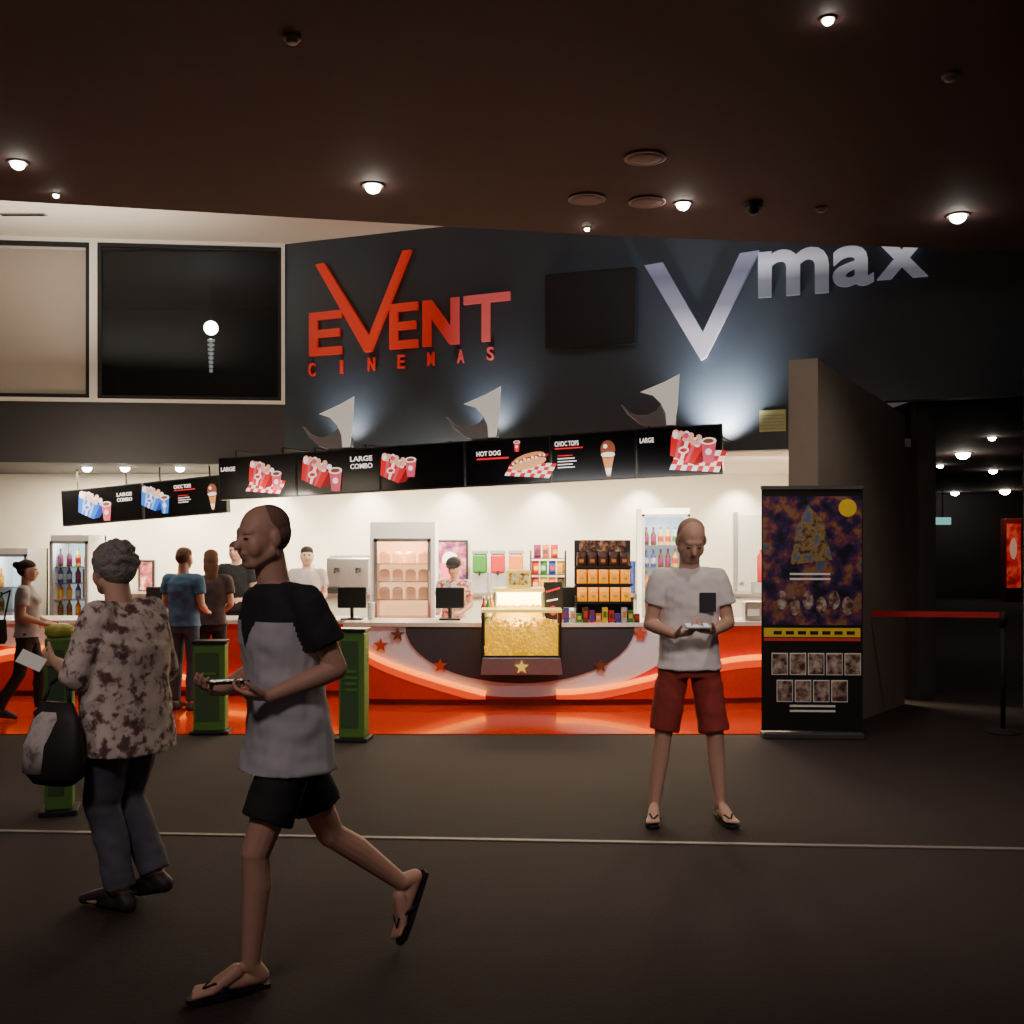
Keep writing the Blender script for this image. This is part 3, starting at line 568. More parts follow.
def slush(px,l,c):
    t=thing('slush_machine',l,'drinks machine',(X(px,15.6),15.6,BT),0,'slush machines on the back bench')
    m=MB(); m.box((-.115,-.2,0),(.115,.25,.28),greyp); m.build('base',t,bevel=.01)
    m=MB(); m.box((-.10,-.22,.28),(.10,.2,.55),mat('slush_%s'%l[:5],c,.4)); m.build('tank',t,bevel=.03)
    m=MB(); m.box((-.11,-.23,.55),(.11,.21,.60),greyp); m.build('lid',t,bevel=.01)
    m=MB(); m.cyl((0,-.22,.3),(0,-.28,.26),.02,.015,black); m.build('tap',t)
slush(480,'green slush machine beside the lit poster',(.03,.18,.02)); slush(498,'red slush machine between green and orange ones',(.4,.012,.01)); slush(516,'orange slush machine, right one of three',(.55,.17,.01))
t=thing('coffee_machine','steel coffee machine behind the counter left of the warming cabinet','coffee machine',(X(350,15.6),15.6,BT))
m=MB(); m.box((-.3,-.2,.08),(.3,.25,.5),chrome); m.build('body',t,bevel=.02); m=MB(); m.box((-.28,-.3,0),(.28,.25,.08),black); m.build('drip_tray',t,bevel=.005)
for k in(-.15,.15):
    m=MB(); m.cyl((k,-.24,.30),(k,-.24,.36),.04,.04,black); m.cyl((k,-.24,.32),(k,-.42,.30),.012,.015,black); m.build('group_handle',t)
m=MB(); m.box((-.26,-.15,.5),(.26,.2,.53),greyp); m.build('cup_rack',t)
def cupstack(px,Y,z,h,c,l,g='cup stacks'):
    m=MB(); r=.04; pr=[(r*.8,0)]
    n=int(h/.03)
    for k in range(n): pr+=[(r*(.85+.15*k/n),.03*k+.012),(r*(.98+.12*k/n),.03*k+.02),(r*(.85+.15*k/n),.03*k+.028)]
    m.lathe(pr,c,n=14); tag(m.build('cup_stack',smooth=True,loc=(X(px,Y),Y,z)),l,'cups',g)
cupstack(315,15.5,BT,.42,white,'tall stack of white cups left of the coffee machine'); cupstack(322,15.45,BT,.33,cols[0],'stack of red cups left of the coffee machine'); cupstack(371,11.55,TOP,.2,white,'short stack of white cups at left end of main counter')
cupstack(633,15.6,BT,.45,cols[3],'stack of blue cups on the back bench right of the packet rack')
cupstack(185,15.5,BT,.4,white,'stack of white cups behind the man in blue')
# small stand of bagged snacks on the back bench
SX=X(548,15.6)
t=thing('snack_stand','narrow three tier dark stand of colourful snack bags on the back bench','rack',(SX,15.6,BT))
for i in range(3):
    m=MB(); m.box((-.24,-.1,.02+.23*i),(.24,.1,.03+.23*i),black); m.build('shelf',t)
m=MB(); [m.box((sx*.245-.01,-.1,0),(sx*.245+.01,.1,.60),black) for sx in(-1,1)]; m.build('side_frame',t)
for i in range(3):
    for k in range(4-(i==2)*1):
        c=(0,5,2,4,0,1,3,5,7,2,0,5)[i*4+k]; m=MB(); a=.054; m.loft([((0,0,0),(a,0,0),(0,.012,0)),((0,0,.04),(a*.95,0,0),(0,.04,0)),((0,0,.14),(a*.95,0,0),(0,.04,0)),((0,0,.19),(a,0,0),(0,.006,0))],cols[c],12); m.box((-.033,-.045,.06),(.033,-.036,.12),cols[(c+5)%8])
        tn=['bottom','middle','top'][i]
        tag(m.build('snack_bag',loc=(SX-.18+.12*k+.03*(i==2),15.6,BT+.031+.23*i),rz=.25*math.sin(k*3+i)),'%s snack bag on the %s tier of the dark stand'%(CN[c],tn),'snack bag','%s snack bags on the %s tier of the dark stand'%(CN[c],tn))
for k,(px,Yb,c) in enumerate(((484,11.3,0),(491,11.45,2),(547,11.45,0),(488,11.15,1),(538,11.7,5))):
    bottle('sauce_bottle',(X(px,Yb),Yb,TOP),.26,.032,cols[c],white,['red bottle left of the popcorn machine','orange bottle left of the popcorn machine','red bottle right of the popcorn machine','green bottle left of the popcorn machine','yellow bottle right of the popcorn machine'][k],'bottles beside the popcorn machine')
# packet rack
Y=11.35; x0,x1=X(575,Y),X(632,Y); w=x1-x0
t=thing('snack_rack','black tiered snack rack with sign standing on the counter','rack',((x0+x1)/2,Y,TOP)); H=Z(540,Y)-TOP
m=MB(); m.box((-w/2,.14,0),(w/2,.16,H),black); m.box((-w/2,-.16,0),(-w/2+.015,.16,.25),black); m.box((w/2-.015,-.16,0),(w/2,.16,.25),black); m.build('frame',t)
for i in range(3):
    m=MB(); m.box((-w/2,-.14+.08*i,.18+.18*i),(w/2,.14,.19+.18*i),black); m.box((-w/2,-.15+.08*i,.18+.18*i),(w/2,-.14+.08*i,.205+.18*i),black); m.build('shelf',t)
m=MB(); m.box((-w/2+.05,.12,H-.12),(w/2-.05,.14,H),blotmat('rack_sign',[(.4,(.02,.01,.01)),(.55,(.25,.10,.04)),(.7,(.5,.4,.2))],20)); m.build('header_sign',t)
for i in range(3):
    for k in range(5):
        m=MB(); c=[pk,pk,mat('brown_packet',(.07,.02,.012),.4)][i]
        a=.052; m.loft([((0,0,0),(a,0,0),(0,.015,0)),((0,0,.03),(a*.95,0,0),(0,.03,0)),((0,0,.11),(a*.95,0,0),(0,.03,0)),((0,0,.155),(a,0,0),(0,.006,0))],c,12)
        m.box((-.022,-.032,.05),(.022,-.028,.08),cols[5] if i<2 else cols[2])
        tag(m.build('snack_packet',loc=(x0+.07+(w-.14)*k/4,Y-.08+.08*i,TOP+.191+.18*i)),['orange snack packet on the bottom tier of the snack rack','orange snack packet on the middle tier of the snack rack','brown snack packet on the top tier of the snack rack'][i],'packet',['packets on the bottom tier','packets on the middle tier','packets on the top tier'][i])
for k in range(13):
    px=560+k*6.4; c=cols[(k*3)%8]; m=MB(); h=.09+.03*((k*5)%3); m.bc((0,0,h/2),(.055,.06,h),c); m.bc((0,-.031,h*.55),(.035,.004,h*.4),cols[(k*3+4)%8])
    cn=CN[(k*3)%8]
    tag(m.build('sweet_box',loc=(X(px,11.08),11.08,TOP),bevel=.003),'small %s sweet box in the row along the counter edge'%cn,'sweet box','%s sweet boxes along the counter edge'%cn)
t=thing('counter_sign','small black easel sign with red writing beside snack rack','sign',P3(553,11.25)); t.scale=(.8,1,1)
m=MB(); m.box((-.12,-.01,.02),(.12,.01,.40),blackm); m.poly([(-.09,.29),(.09,.33),(.09,.35),(-.09,.31)],-.014,-.01,e_red); m.poly([(-.08,.2),(.06,.22),(.06,.235),(-.08,.215)],-.014,-.01,e_white); m.disc(0,.11,.05,-.014,e_red,n=12); m.build('board',t)
m=MB(); m.cyl((-.09,0,0),(-.09,0,.05),.01,.01,black); m.cyl((.09,0,0),(.09,0,.05),.01,.01,black); m.cyl((0,.07,0),(0,0,.28),.008,.008,black); m.build('legs',t)
t=thing('napkin_dispenser','small steel napkin dispenser on the right of the counter','dispenser',P3(752,11.4)); m=MB(); m.box((-.09,-.07,0),(.09,.07,.2),chrome); m.build('body',t,bevel=.015); m=MB(); m.box((-.06,-.075,.05),(.06,-.07,.12),white); m.build('napkins',t)
m=MB(); m.lathe([(.05,0),(.055,.02),(.055,.36),(.02,.42),(.02,.46)],cols[0]); tag(m.build('fire_extinguisher',smooth=True,loc=(X(761,15.5),15.5,BT+.15)),'red fire extinguisher by the pale door','fire extinguisher')
m=MB(); m.box((-.12,-.12,0),(.12,.12,.15),greyp); tag(m.build('storage_box',loc=(X(761,15.5),15.5,BT),bevel=.01),'grey box on bench under the red extinguisher','box')
# ================================================================ LOBBY FURNITURE
grn=mat('lime_green',(.10,.24,.04),.5); dkg=mat('dark_green_face',(.055,.11,.045),.5)
def bollard(px,pyb,pyt,wpx,l,rz=0,top=False):
    Y=F*CH/(pyb-HZ); h=CH-(pyt-HZ)/F*Y; w=wpx/F*Y
    zb=.008 if Y>9.25 else 0
    t=thing('queue_bollard',l,'bollard',(X(px,Y),Y,.0),rz,'green queue bollards')
    m=MB(); m.box((-w/2,-.09,.03),(w/2,.09,h-.03),grn); m.build('body',t,bevel=.012)
    m=MB(); m.box((-w/2+.02,-.096,.12),(w/2-.05,-.088,h-.1),dkg); 
    for k in range(4): m.box((-w/4,-.1,h*.45+.05*k),(w/4*(1-.2*(k%2)),-.095,h*.45+.05*k+.02),grn)
    m.build('front_panel',t)
    m=MB(); m.box((-w/2-.03,-.12,zb),(w/2+.03,.12,.03),blackm); m.build('base_plate',t,bevel=.006)
    m=MB()
    if top: m.lathe([(w*.45,h-.03),(w*.55,h-.01),(w*.55,h+.03),(w*.3,h+.05)],mat('yellow_lid',(.45,.45,.08),.4),n=24)
    else: m.box((-w/2-.01,-.1,h-.03),(w/2+.01,.1,h),black)
    m.build('top_cap',t,top)
bollard(211,733,640,31,'green bollard in front of the left counter behind the walking man',.1)
bollard(354,740,628,26,'tall green bollard just right of the walking man',-.1)
bollard(60,812,632,26,'green bollard with round yellow top beside the floral shirt',.3,True)
# banner
t=thing('pull_up_banner','tall dark pull-up banner with film pictures beside counter','banner',(X(812,9.24),9.24,0),math.radians(-3))
bw=.84; bh=2.11
art=blotmat('banner_art',[(.38,(.004,.004,.012)),(.47,(.025,.012,.07)),(.54,(.14,.03,.06)),(.60,(.25,.12,.03)),(.68,(.05,.10,.20))],6,rough=.5,es=.06)
m=MB(); m.box((-bw/2,0,.06),(bw/2,.006,bh),black)
m.box((-bw/2+.01,-.002,.95),(bw/2-.01,0,bh-.08),art)
k=9.24/F; yl_=mat('banner_yellow',(.7,.48,.03),.5,es=.1); bl=blotmat('thumb_art',[(.4,(.05,.03,.03)),(.55,(.4,.25,.2)),(.65,(.5,.5,.45))],14,es=.03); rd=mat('banner_red',(.6,.04,.03),.5,es=.1); wt=mat('banner_white',(.75,.72,.65),.5,es=.08)
def bx(px): return (px-812)*k
def bz(py): return CH-(py-HZ)*k
m.disc(bx(847),bz(508),.075,-.006,yl_)
m.box((-bw/2+.02,-.004,bz(637)),(bw/2-.02,0,bz(628)),yl_); m.box((-bw/2+.02,-.004,bz(641)),(bw/2-.02,0,bz(638)),rd)
for j in range(7): m.box((bx(774+j*12),-.006,bz(634.5)),(bx(774+j*12+8),-.003,bz(631)),blackm)
for py in(575,580): m.box((bx(790),-.004,bz(py)),(bx(830),-.001,bz(py-2)),wt)
for i in range(6): m.disc(bx(782+i*13),bz(600+6*((i*3)%2)),.045,-.004,bl,rz=.08,n=12)
m.poly([(bx(790),bz(565)),(bx(832),bz(560)),(bx(822),bz(520)),(bx(808),bz(505)),(bx(798),bz(525))],-.005,-.002,blotmat('centre_art',[(.4,(.02,.02,.06)),(.52,(.30,.18,.03)),(.62,(.06,.12,.25))],12,es=.05))
for r_ in range(2):
    for c_ in range(5 if r_==0 else 4):
        a=bx(772+c_*18+(0 if r_==0 else 5)); m.box((a,-.004,bz(675+r_*27)),(a+.135,0,bz(653+r_*27)),wt); m.box((a+.006,-.007,bz(674+r_*27)),(a+.129,-.003,bz(654+r_*27)),bl)
for py in (707,712): m.box((bx(790),-.004,bz(py)),(bx(835),0,bz(py-2)),wt)
m.build('printed_panel',t)
m=MB(); m.box((-bw/2-.0,-.07,.0),(bw/2+.0,.09,.05),mat('banner_base',(.06,.06,.06),.5)); m.build('base',t,bevel=.01)
m=MB(); m.cyl((0,.03,.05),(0,.03,bh-.02),.012,.012,chrome,10); m.build('support_pole',t)
m=MB(); m.box((-bw/2-.005,-.012,bh-.02),(bw/2+.005,.03,bh+.01),mat('banner_rail',(.08,.08,.08),.5)); m.build('top_rail',t)
# belt barrier
px_,py_=4.24,9.5
t=thing('barrier_post','black barrier post with red retractable belt by dark corridor','barrier',(px_,py_,0))
m=MB(); m.lathe([(.15,0),(.15,.012),(.04,.03),(.025,.04)],darkw); m.build('base',t,True); m=MB(); m.cyl((0,0,.04),(0,0,.92),.020,.020,darkw); m.build('post',t,True); m=MB(); m.cyl((0,0,.92),(0,0,1.05),.030,.030,darkw); m.build('belt_head',t,True)
redbelt=mat('red_belt',(.35,.015,.02),.6,es=.05,ecol=(.8,.02,.03)); m=MB(); e=V((3.39-px_,10.36-py_,0)); d=e.normalized(); n=V((-d.y,d.x,0))*.003
p0=d*.03; m.add([p0+n+V((0,0,.99)),e+n+V((0,0,.95)),e+n+V((0,0,1.0)),p0+n+V((0,0,1.04)),p0-n+V((0,0,.99)),e-n+V((0,0,.95)),e-n+V((0,0,1.0)),p0-n+V((0,0,1.04))],[(0,1,2,3),(7,6,5,4),(0,4,5,1),(3,2,6,7),(0,3,7,4),(1,5,6,2)],redbelt); m.build('belt',t)
# vending machine far
t=thing('vending_machine','red lit vending machine at the far end of the corridor','vending machine',(X(1013,31),31,0))
m=MB(); m.box((-.22,0,0),(.26,.3,2.35),mat('vend_red',(.2,.012,.01),.5)); m.build('cabinet',t,bevel=.02); m=MB(); m.box((-.18,-.02,.4),(.22,0,2.2),blotmat('vend_glow',[(.4,(.25,.01,.006)),(.5,(.7,.02,.012)),(.62,(.9,.12,.06))],2.5,es=.4)); m.disc(0,1.5,.10,-.03,mat('vend_white',(.8,.4,.3),.4,es=.4),rz=.3); m.build('lit_front',t)
t=thing('exit_sign','tiny pale green illuminated exit sign far down the corridor','sign',(X(943,30),30,Z(521,30)))
m=MB(); m.box((-.22,0,-.10),(.22,.06,.10),mat('exit_glow',(.2,.5,.42),.4,es=.7,ecol=(.3,.8,.7))); m.build('panel',t); m=MB(); m.cyl((0,.03,.10),(0,.03,3.14-t.location.z),.015,.015,black); m.build('hanger',t)
# ================================================================ PEOPLE
def remesh(mb,name,parent,vox,mats,colorfn=None,wr=0,it=3,loc=None,hs=None):
    me=bpy.data.meshes.new(name); me.from_pydata([tuple(v) for v in mb.v],[],mb.f)
    bm=bmesh.new(); bm.from_mesh(me); bmesh.ops.recalc_face_normals(bm,faces=bm.faces); bm.to_mesh(me); bm.free()
    o=bpy.data.objects.new(name,me); C.objects.link(o)
    r=o.modifiers.new('r','REMESH'); r.mode='VOXEL'; r.voxel_size=vox; r.use_smooth_shade=True
    s=o.modifiers.new('s','SMOOTH'); s.factor=.5; s.iterations=it
    dg=bpy.context.evaluated_depsgraph_get(); nm=bpy.data.meshes.new_from_object(o.evaluated_get(dg))
    o.modifiers.clear(); o.data=nm; nm.materials.clear()
    for k in mats: nm.materials.append(k)
    if hs:
        c,rad,n_=hs; bm=bmesh.new(); bm.from_mesh(nm); vv=[v for v in bm.verts if (v.co-c).length<rad]
        for _ in range(n_): bmesh.ops.smooth_vert(bm,verts=vv,factor=.5,use_axis_x=True,use_axis_y=True,use_axis_z=True)
        bm.to_mesh(nm); bm.free()
    if wr:
        nm.update(); cs=[(v.co.copy(),v.normal.copy()) for v in nm.vertices]
        for v,(c,n) in zip(nm.vertices,cs):
            q=V((c.x*7,c.y*7,c.z*9)); v.co=c+n*wr*(noise.noise(q)+.6*noise.noise(q*2.3+V((3,1,2))))
    nm.polygons.foreach_set('use_smooth',[True]*len(nm.polygons))
    if colorfn:
        for p in nm.polygons: p.material_index=colorfn(p.center)
    o.parent=parent
    if loc:o.location=loc
    return o
def hand(m,w,d,n,left,curl=.5,sk=None,s=1.0):
    w=V(w);d=V(d).normalized();n=V(n);n=(n-d*n.dot(d)).normalized();t=d.cross(n)*(-1 if left else 1)
    m.loft([(w-d*.01,t*.026*s,n*.019*s),(w+d*.03*s,t*.033*s,n*.018*s),(w+d*.07*s,t*.041*s,n*.016*s),(w+d*.092*s,t*.040*s,n*.012*s)],sk,16)
    for off,fan,L,i in ((.031,.14,.070,0),(.0105,.04,.080,1),(-.0105,-.05,.074,2),(-.031,-.15,.058,3)):
        p=w+(d*.086+t*off)*s; dd=(d+t*fan).normalized(); nn=n.copy(); r=.0092*s
        a=curl*(.55+.12*i)
        for fr in(.45,.3,.25):
            dd,nn=(dd*math.cos(a)+nn*math.sin(a)),(nn*math.cos(a)-dd*math.sin(a)); q=p+dd*L*fr*s; m.cap(p,q,r,r*.9,sk,8); p=q; r*=.9; a=curl*.9
    p=w+(d*.025+t*.028)*s; dd=(d*.65+t*.7+n*.3).normalized(); q=p+dd*.042*s; m.cap(p,q,.0135*s,.0105*s,sk,8); dd=(dd+d*.4+n*.4*curl).normalized(); m.cap(q,q+dd*.034*s,.0105*s,.0085*s,sk,8)
def base():
    return dict(hip=(0,0,.93),chest=(0,0,1.27),neck=(0,.01,1.47),head=(0,-.015,1.632),
     shL=(.18,.01,1.41),elL=(.24,.03,1.13),wrL=(.25,-.06,.89),shR=(-.18,.01,1.41),elR=(-.24,.03,1.13),wrR=(-.25,-.06,.89),
     hiL=(.09,0,.92),knL=(.10,-.02,.50),anL=(.10,.02,.085),toL=(.12,-.18,.03),hiR=(-.09,0,.92),knR=(-.10,-.02,.50),anR=(-.10,.02,.085),toR=(-.12,-.18,.03))
def person(label,loc,rz,J,yaw=0,pitch=0,sk=None,vox=.006,build=1.,sh=None,low=None,hair=None,hmat=None,shoes='shoe',hands=None,s=1.,female=False,group=None):
    B=base(); B.update(J); J={k:V(v)*s for k,v in B.items()}
    root=thing('person',label,'person',loc,rz,group)
    m=MB(); b=build
    Rh=Matrix.Rotation(yaw,3,'Z')@Matrix.Rotation(pitch,3,'X'); hc=J['head']
    def H(x,y_,z): return hc+Rh@(V((x,y_,z))*s*1.0)
    def E(c,r): m.sph(H(*c),[q*s for q in r],sk,18,12,R=Rh)
    E((0,.015,.025),(.079,.097,.094)); E((0,-.026,-.02),(.070,.068,.088)); E((0,-.031,-.064),(.058,.056,.049)); E((0,-.062,-.094),(.026,.022,.019))
    E((0,-.066,.028),(.052,.024,.024)); 
    for sx in(-1,1): E((sx*.034,-.054,-.030),(.034,.032,.044)); E((sx*.082,.012,-.008),(.011,.020,.032)); E((sx*.031,-.075,.004),(.016,.014,.012)); m.cap(H(sx*.05,.0,-.055),H(sx*.02,-.056,-.088),.031*s,.025*s,sk,10)
    m.cap(H(0,-.084,.012),H(0,-.106,-.022),.012*s,.0165*s,sk,10); E((0,-.084,-.050),(.028,.014,.010)); E((0,-.082,-.063),(.024,.014,.010))
    N=J['neck']; m.cap(N-V((0,0,.03)),H(0,.022,-.07),.062*s*(.88 if female else 1),.059*s*(.88 if female else 1),sk)
    P,Cc=J['hip'],J['chest']
    sd=(J['shL']-J['shR']); sd.z=0; sx_=sd.normalized(); dp=V((0,0,1)).cross(sx_)
    hd_=(J['hiL']-J['hiR']); hd_.z=0; hx=hd_.normalized(); hp=V((0,0,1)).cross(hx)
    def rings(g,hem=None,topw=.06,hk=1.0):
        Wm=P.lerp(Cc,.45)
        out=[(Cc.lerp(N,-.0),(.160*b+g)*s,(.110*b+g)*s,1),(Cc.lerp(N,.5),(.160*b+g)*s,(.096*b+g)*s,1),(Cc.lerp(N,.8),(.118*b+g)*s,(.074+g)*s,1),(N+V((0,0,.0)),(topw+g)*s,(topw+g*.5)*s,1)]
        pre=[(P,(.160*b+g)*s,(.112*b+g)*s*(1+(hk-1)*.6),0),(Wm,((.135 if female else .15)*b+g)*s,(.102*b+g)*s*(1+(hk-1)*.4),0)]
        if hem is not None:
            hz=V((P.x,P.y-(hk-1)*.10,hem)); pre=[(hz,(.172*b+g*1.1)*s,(.122*b+g*1.1)*s*hk,0)]+pre
        else: pre=[(P-V((0,0,.09*s)),(.13*b+g)*s,(.095*b+g)*s,0)]+pre
        return [(c,(sx_ if k else hx)*a,(dp if k else hp)*d,) for c,a,d,k in pre+out]
    m.loft(rings(0),sk)
    for q in 'LR':
        sh_,el,wr=J['sh'+q],J['el'+q],J['wr'+q]
        m.cap(N-V((0,0,.05*s)),sh_,.045*s,.050*s,sk); m.cap(sh_,el,.050*s*b,.039*s,sk); m.cap(el,el.lerp(wr,.3),.039*s,.040*s,sk); m.cap(el.lerp(wr,.3),wr,.040*s,.026*s,sk)
        hd=(hands or {}).get(q); fd=(wr-el).normalized()
        if hd: hand(m,wr,hd[0],hd[1],q=='L',hd[2],sk,s)
        else: hand(m,wr,fd,(-1 if q=='L' else 1,0,0),q=='L',.45,sk,s)
        hi,kn,an,to=J['hi'+q],J['kn'+q],J['an'+q],J['to'+q]
        m.cap(hi,kn,.082*s*b,.053*s,sk); c1=kn.lerp(an,.3)+(V((0,.012,0))*s); m.cap(kn,c1,.050*s,.053*s,sk); m.cap(c1,an,.053*s,.034*s,sk)
        f=(to-an).normalized(); u=(kn-an); u=(u-f*u.dot(f)).normalized(); la=f.cross(u)
        he=an-f*.02*s-u*.058*s; J['he'+q]=he; ball=he.lerp(to,.72)
        m.cap(he,an,.032*s,.034*s,sk); m.cap(he,ball,.031*s,.022*s,sk)
        for o_ in(-.02,0,.02): m.cap(an.lerp(to,.25),ball+la*o_*s,.03*s,.018*s,sk)
        for i,o_ in enumerate((-.032,-.016,0,.016,.032)): 
            m.cap(ball+la*o_*.9*s,to+la*o_*s-f*(.0,.006,.010,.018,.026)[abs(i if q=='L' else 4-i)]*s,.011*s,.0095*s,sk,8)
        J['f'+q]=(f,u,la)
    Ri=Rh.transposed()
    def cf(p):
        l=(Ri@(V(p)-hc))/s
        if l.y<-.055:
            if ((abs(l.x)-.031)/.012)**2+((l.z-.004)/.0055)**2<1: return 1
            if abs(l.x)<.023 and abs(l.z+.056)<.006 and l.y<-.07: return 2
            if .016<abs(l.x)<.044 and .018<l.z<.0235: return 3
        return 0
    body=remesh(m,'body',root,vox,[sk,eyem,lipm,hmat or hshort],cf,it=4,hs=(hc,.14*s,2))
    if hair:
        h=MB(); hm=hmat
        def G(c,r): h.sph(H(*c),[q*s for q in r],hm,18,12,R=Rh)
        if hair=='short': G((0,.018,.055),(.084,.097,.073)); G((0,.045,.02),(.082,.074,.082))
        if hair=='crop': G((0,.034,.042),(.0810,.083,.078)); G((0,.044,.012),(.0815,.072,.080))
        if hair=='curly':
            G((0,.018,.055),(.088,.10,.078)); G((0,.045,.01),(.088,.08,.09))
            for i in range(130):
                a=random.uniform(0,2*PI); z=random.uniform(-.75,1); r=math.sqrt(1-min(1,z*z)); yy=.03+.097*r*math.sin(a)
                if yy<-.03 and z<.35: continue
                G((.09*r*math.cos(a),yy,.035+.092*z),(.016,.016,.016))
        if hair=='long': G((0,.018,.055),(.084,.097,.074)); G((0,.045,.01),(.083,.08,.09)); G((0,.065,-.08),(.085,.05,.13)); G((0,.075,-.18),(.075,.04,.09))
        if hair=='bun': G((0,.018,.055),(.083,.097,.073)); G((0,.045,.015),(.082,.076,.085)); G((0,.13,.06),(.04,.04,.04))
        if hair=='cap':
            G((0,.045,.0),(.083,.076,.085))
        remesh(h,'hair',root,max(vox,.006),[hm],wr=.004 if hair!='crop' else .001,it=2)
        if hair=='cap':
            h=MB(); G2=lambda c,r:h.sph(H(*c),r,blackm,18,12,R=Rh); G2((0,.01,.06),(.086,.10,.068)); G2((0,-.10,.055),(.06,.06,.010)); remesh(h,'cap',root,.008,[blk],it=2)
    if sh:
        g=MB(); gm=sh['mats'][0]; gg=sh.get('g',.018); sg=sh.get('sg',gg)
        R=rings(gg,sh['hem']*s,.050,sh.get('hk',1.0))
        g.loft(R,gm)
        for q in 'LR':
            a,e_,w_=J['sh'+q],J['el'+q],J['wr'+q]; fr=sh.get('sleeve',.6)
            g.cap(N-V((0,0,.055*s)),a,(.042+sg)*s,(.047+sg)*s,gm)
            if fr<=1: g.cyl(a,a.lerp(e_,fr),(.050*b+sg)*s,(.046*b+sg*1.35)*s,gm,20)
            else: g.cap(a,e_,(.050+sg)*s,(.041+sg)*s,gm); g.cyl(e_,e_.lerp(w_,fr-1),(.041+sg)*s,(.036+sg)*s,gm,20)
        if female:
            for q in(-1,1): g.sph(Cc+sx_*.075*q*s+V((0,0,.03))*s+(-dp if dp.y>0 else dp)*.085*s,(.065*s,.06*s,.06*s),gm)
        so=remesh(g,'shirt',root,max(vox,.007),sh['mats'],sh.get('cf'),wr=.010,it=3)
    if low:
        g=MB(); gm=low['mat']; gg=low.get('g',.02); fr=low['frac']
        g.loft([(P-V((0,0,.10*s)),hx*(.13*b+gg)*s,hp*(.100*b+gg)*s),(P,hx*(.158*b+.008)*s,hp*(.110*b+.008)*s),(P.lerp(Cc,.30),hx*(.145*b+.004)*s,hp*(.102*b+.004)*s)],gm)
        for q in 'LR':
            hi,kn,an=J['hi'+q],J['kn'+q],J['an'+q]
            if fr<=1: g.sph(hi,(.082*b+gg*.4)*s,gm); g.cyl(hi,hi.lerp(kn,fr),(.080*b+gg*.7)*s,(.064*b+gg*1.4)*s,gm,20)
            else:
                g.cap(hi,kn,(.082*b+gg*.7)*s,(.053+gg)*s,gm); c1=kn.lerp(an,.35)+V((0,.008,0)); g.cap(kn,c1,(.053+gg)*s,(.054+gg*.8)*s,gm); g.cyl(c1,c1.lerp(an,fr-1),(.054+gg*.8)*s,(.043+gg)*s,gm,20)
        remesh(g,low['name'],root,max(vox,.008),[gm],wr=.008,it=3)
    for q in 'LR':
        f,u,la=J['f'+q]; he,to=J['he'+q],J['to'+q]
        if shoes=='shoe':
            g=MB(); ball=he.lerp(to,.72)
            g.cap(he-u*.0,J['an'+q]-u*.02,.040*s,.040*s,blackm); g.cap(he,ball,.038*s,.032*s,blackm)
            for o_ in(-.018,.018): g.cap(J['an'+q].lerp(to,.3),to+la*o_*s,.036*s,.024*s,blackm)
            remesh(g,'shoe',root,.008,[sh_m],it=2)
        elif shoes=='flip':
            dr=(to-he).normalized(); nu=(u-dr*u.dot(dr)).normalized(); Lf=(to-he).length
            g=MB(); out=[(-.036,0),(-.028,.024),(.25*Lf,.030),(.7*Lf,.042),(.95*Lf,.040),(Lf+.018,.012),(Lf+.018,-.012),(.95*Lf,-.040),(.7*Lf,-.042),(.25*Lf,-.030),(-.028,-.024)]
            top=[he+dr*a+la*c-nu*(.031-.018*max(0,min(1,a/Lf))) for a,c in out]; bot=[p-nu*.016 for p in top]; n=len(top)
            g.add(top+bot,[tuple(range(n)),tuple(range(n,2*n))[::-1]]+[(i,n+i,n+(i+1)%n,(i+1)%n) for i in range(n)],blackm)
            g.build('flip_flop_sole',root)
            g=MB(); tp=he+dr*Lf*.83+nu*.006
            for o_ in(-1,1): g.tube([tp,he+dr*Lf*.68+la*.022*o_+nu*.024,he+dr*Lf*.42+la*.040*o_-nu*.018],.006,blackm,8)
            g.build('flip_flop_strap',root,True)
    return root
sh_m=mat('dark_shoe',(.03,.025,.025),.6); blk=mat('black_cloth',(.015,.014,.016),.85)
def WL(loc,rz,l): return V(loc)+Matrix.Rotation(rz,3,'Z')@V(l)
# --- man in white t-shirt
wtee=mat('white_tshirt',(.80,.77,.77),.85,var=.05,scale=12); rshort=mat('red_shorts',(.28,.04,.03),.85,var=.15)
L1=(1.04,6.45,0)
J1=dict(hip=(0,.02,.95),chest=(0,.02,1.27),neck=(0,.0,1.495),head=(.0,-.075,1.65),shL=(.168,0,1.432),elL=(.228,.0,1.17),wrL=(.105,-.21,1.135),shR=(-.168,0,1.432),elR=(-.232,.0,1.16),wrR=(-.115,-.205,1.115),
 hiL=(.085,.02,.93),knL=(.145,-.02,.52),anL=(.185,.03,.105),toL=(.225,-.17,.036),hiR=(-.085,.02,.93),knR=(-.155,-.02,.52),anR=(-.20,.03,.105),toR=(-.235,-.17,.036))
p1=person('standing man in white t-shirt and red shorts looking at phone',L1,0,J1,yaw=.05,pitch=.58,sk=skin1,vox=.005,build=1.0,
 sh=dict(mats=[wtee],hem=.90,sleeve=.60,g=.020,sg=.018),low=dict(name='shorts',mat=rshort,frac=.96,g=.018),hair='crop',hmat=hshort,shoes='flip',hands={'L':((-.75,-.45,.12),(-.1,.2,.9),.75),'R':((.75,-.45,.15),(.1,.2,.9),.75)})
m=MB(); m.box((.04,-.005,1.24),(.135,.008,1.35),mat('navy_pocket',(.03,.03,.045),.8)); o=m.build('pocket',p1,bevel=.004); o.location=(0,-.116,0)
t=thing('phone','pale phone held by the man in the white t-shirt','phone',WL(L1,0,(0,-.275,1.165)))
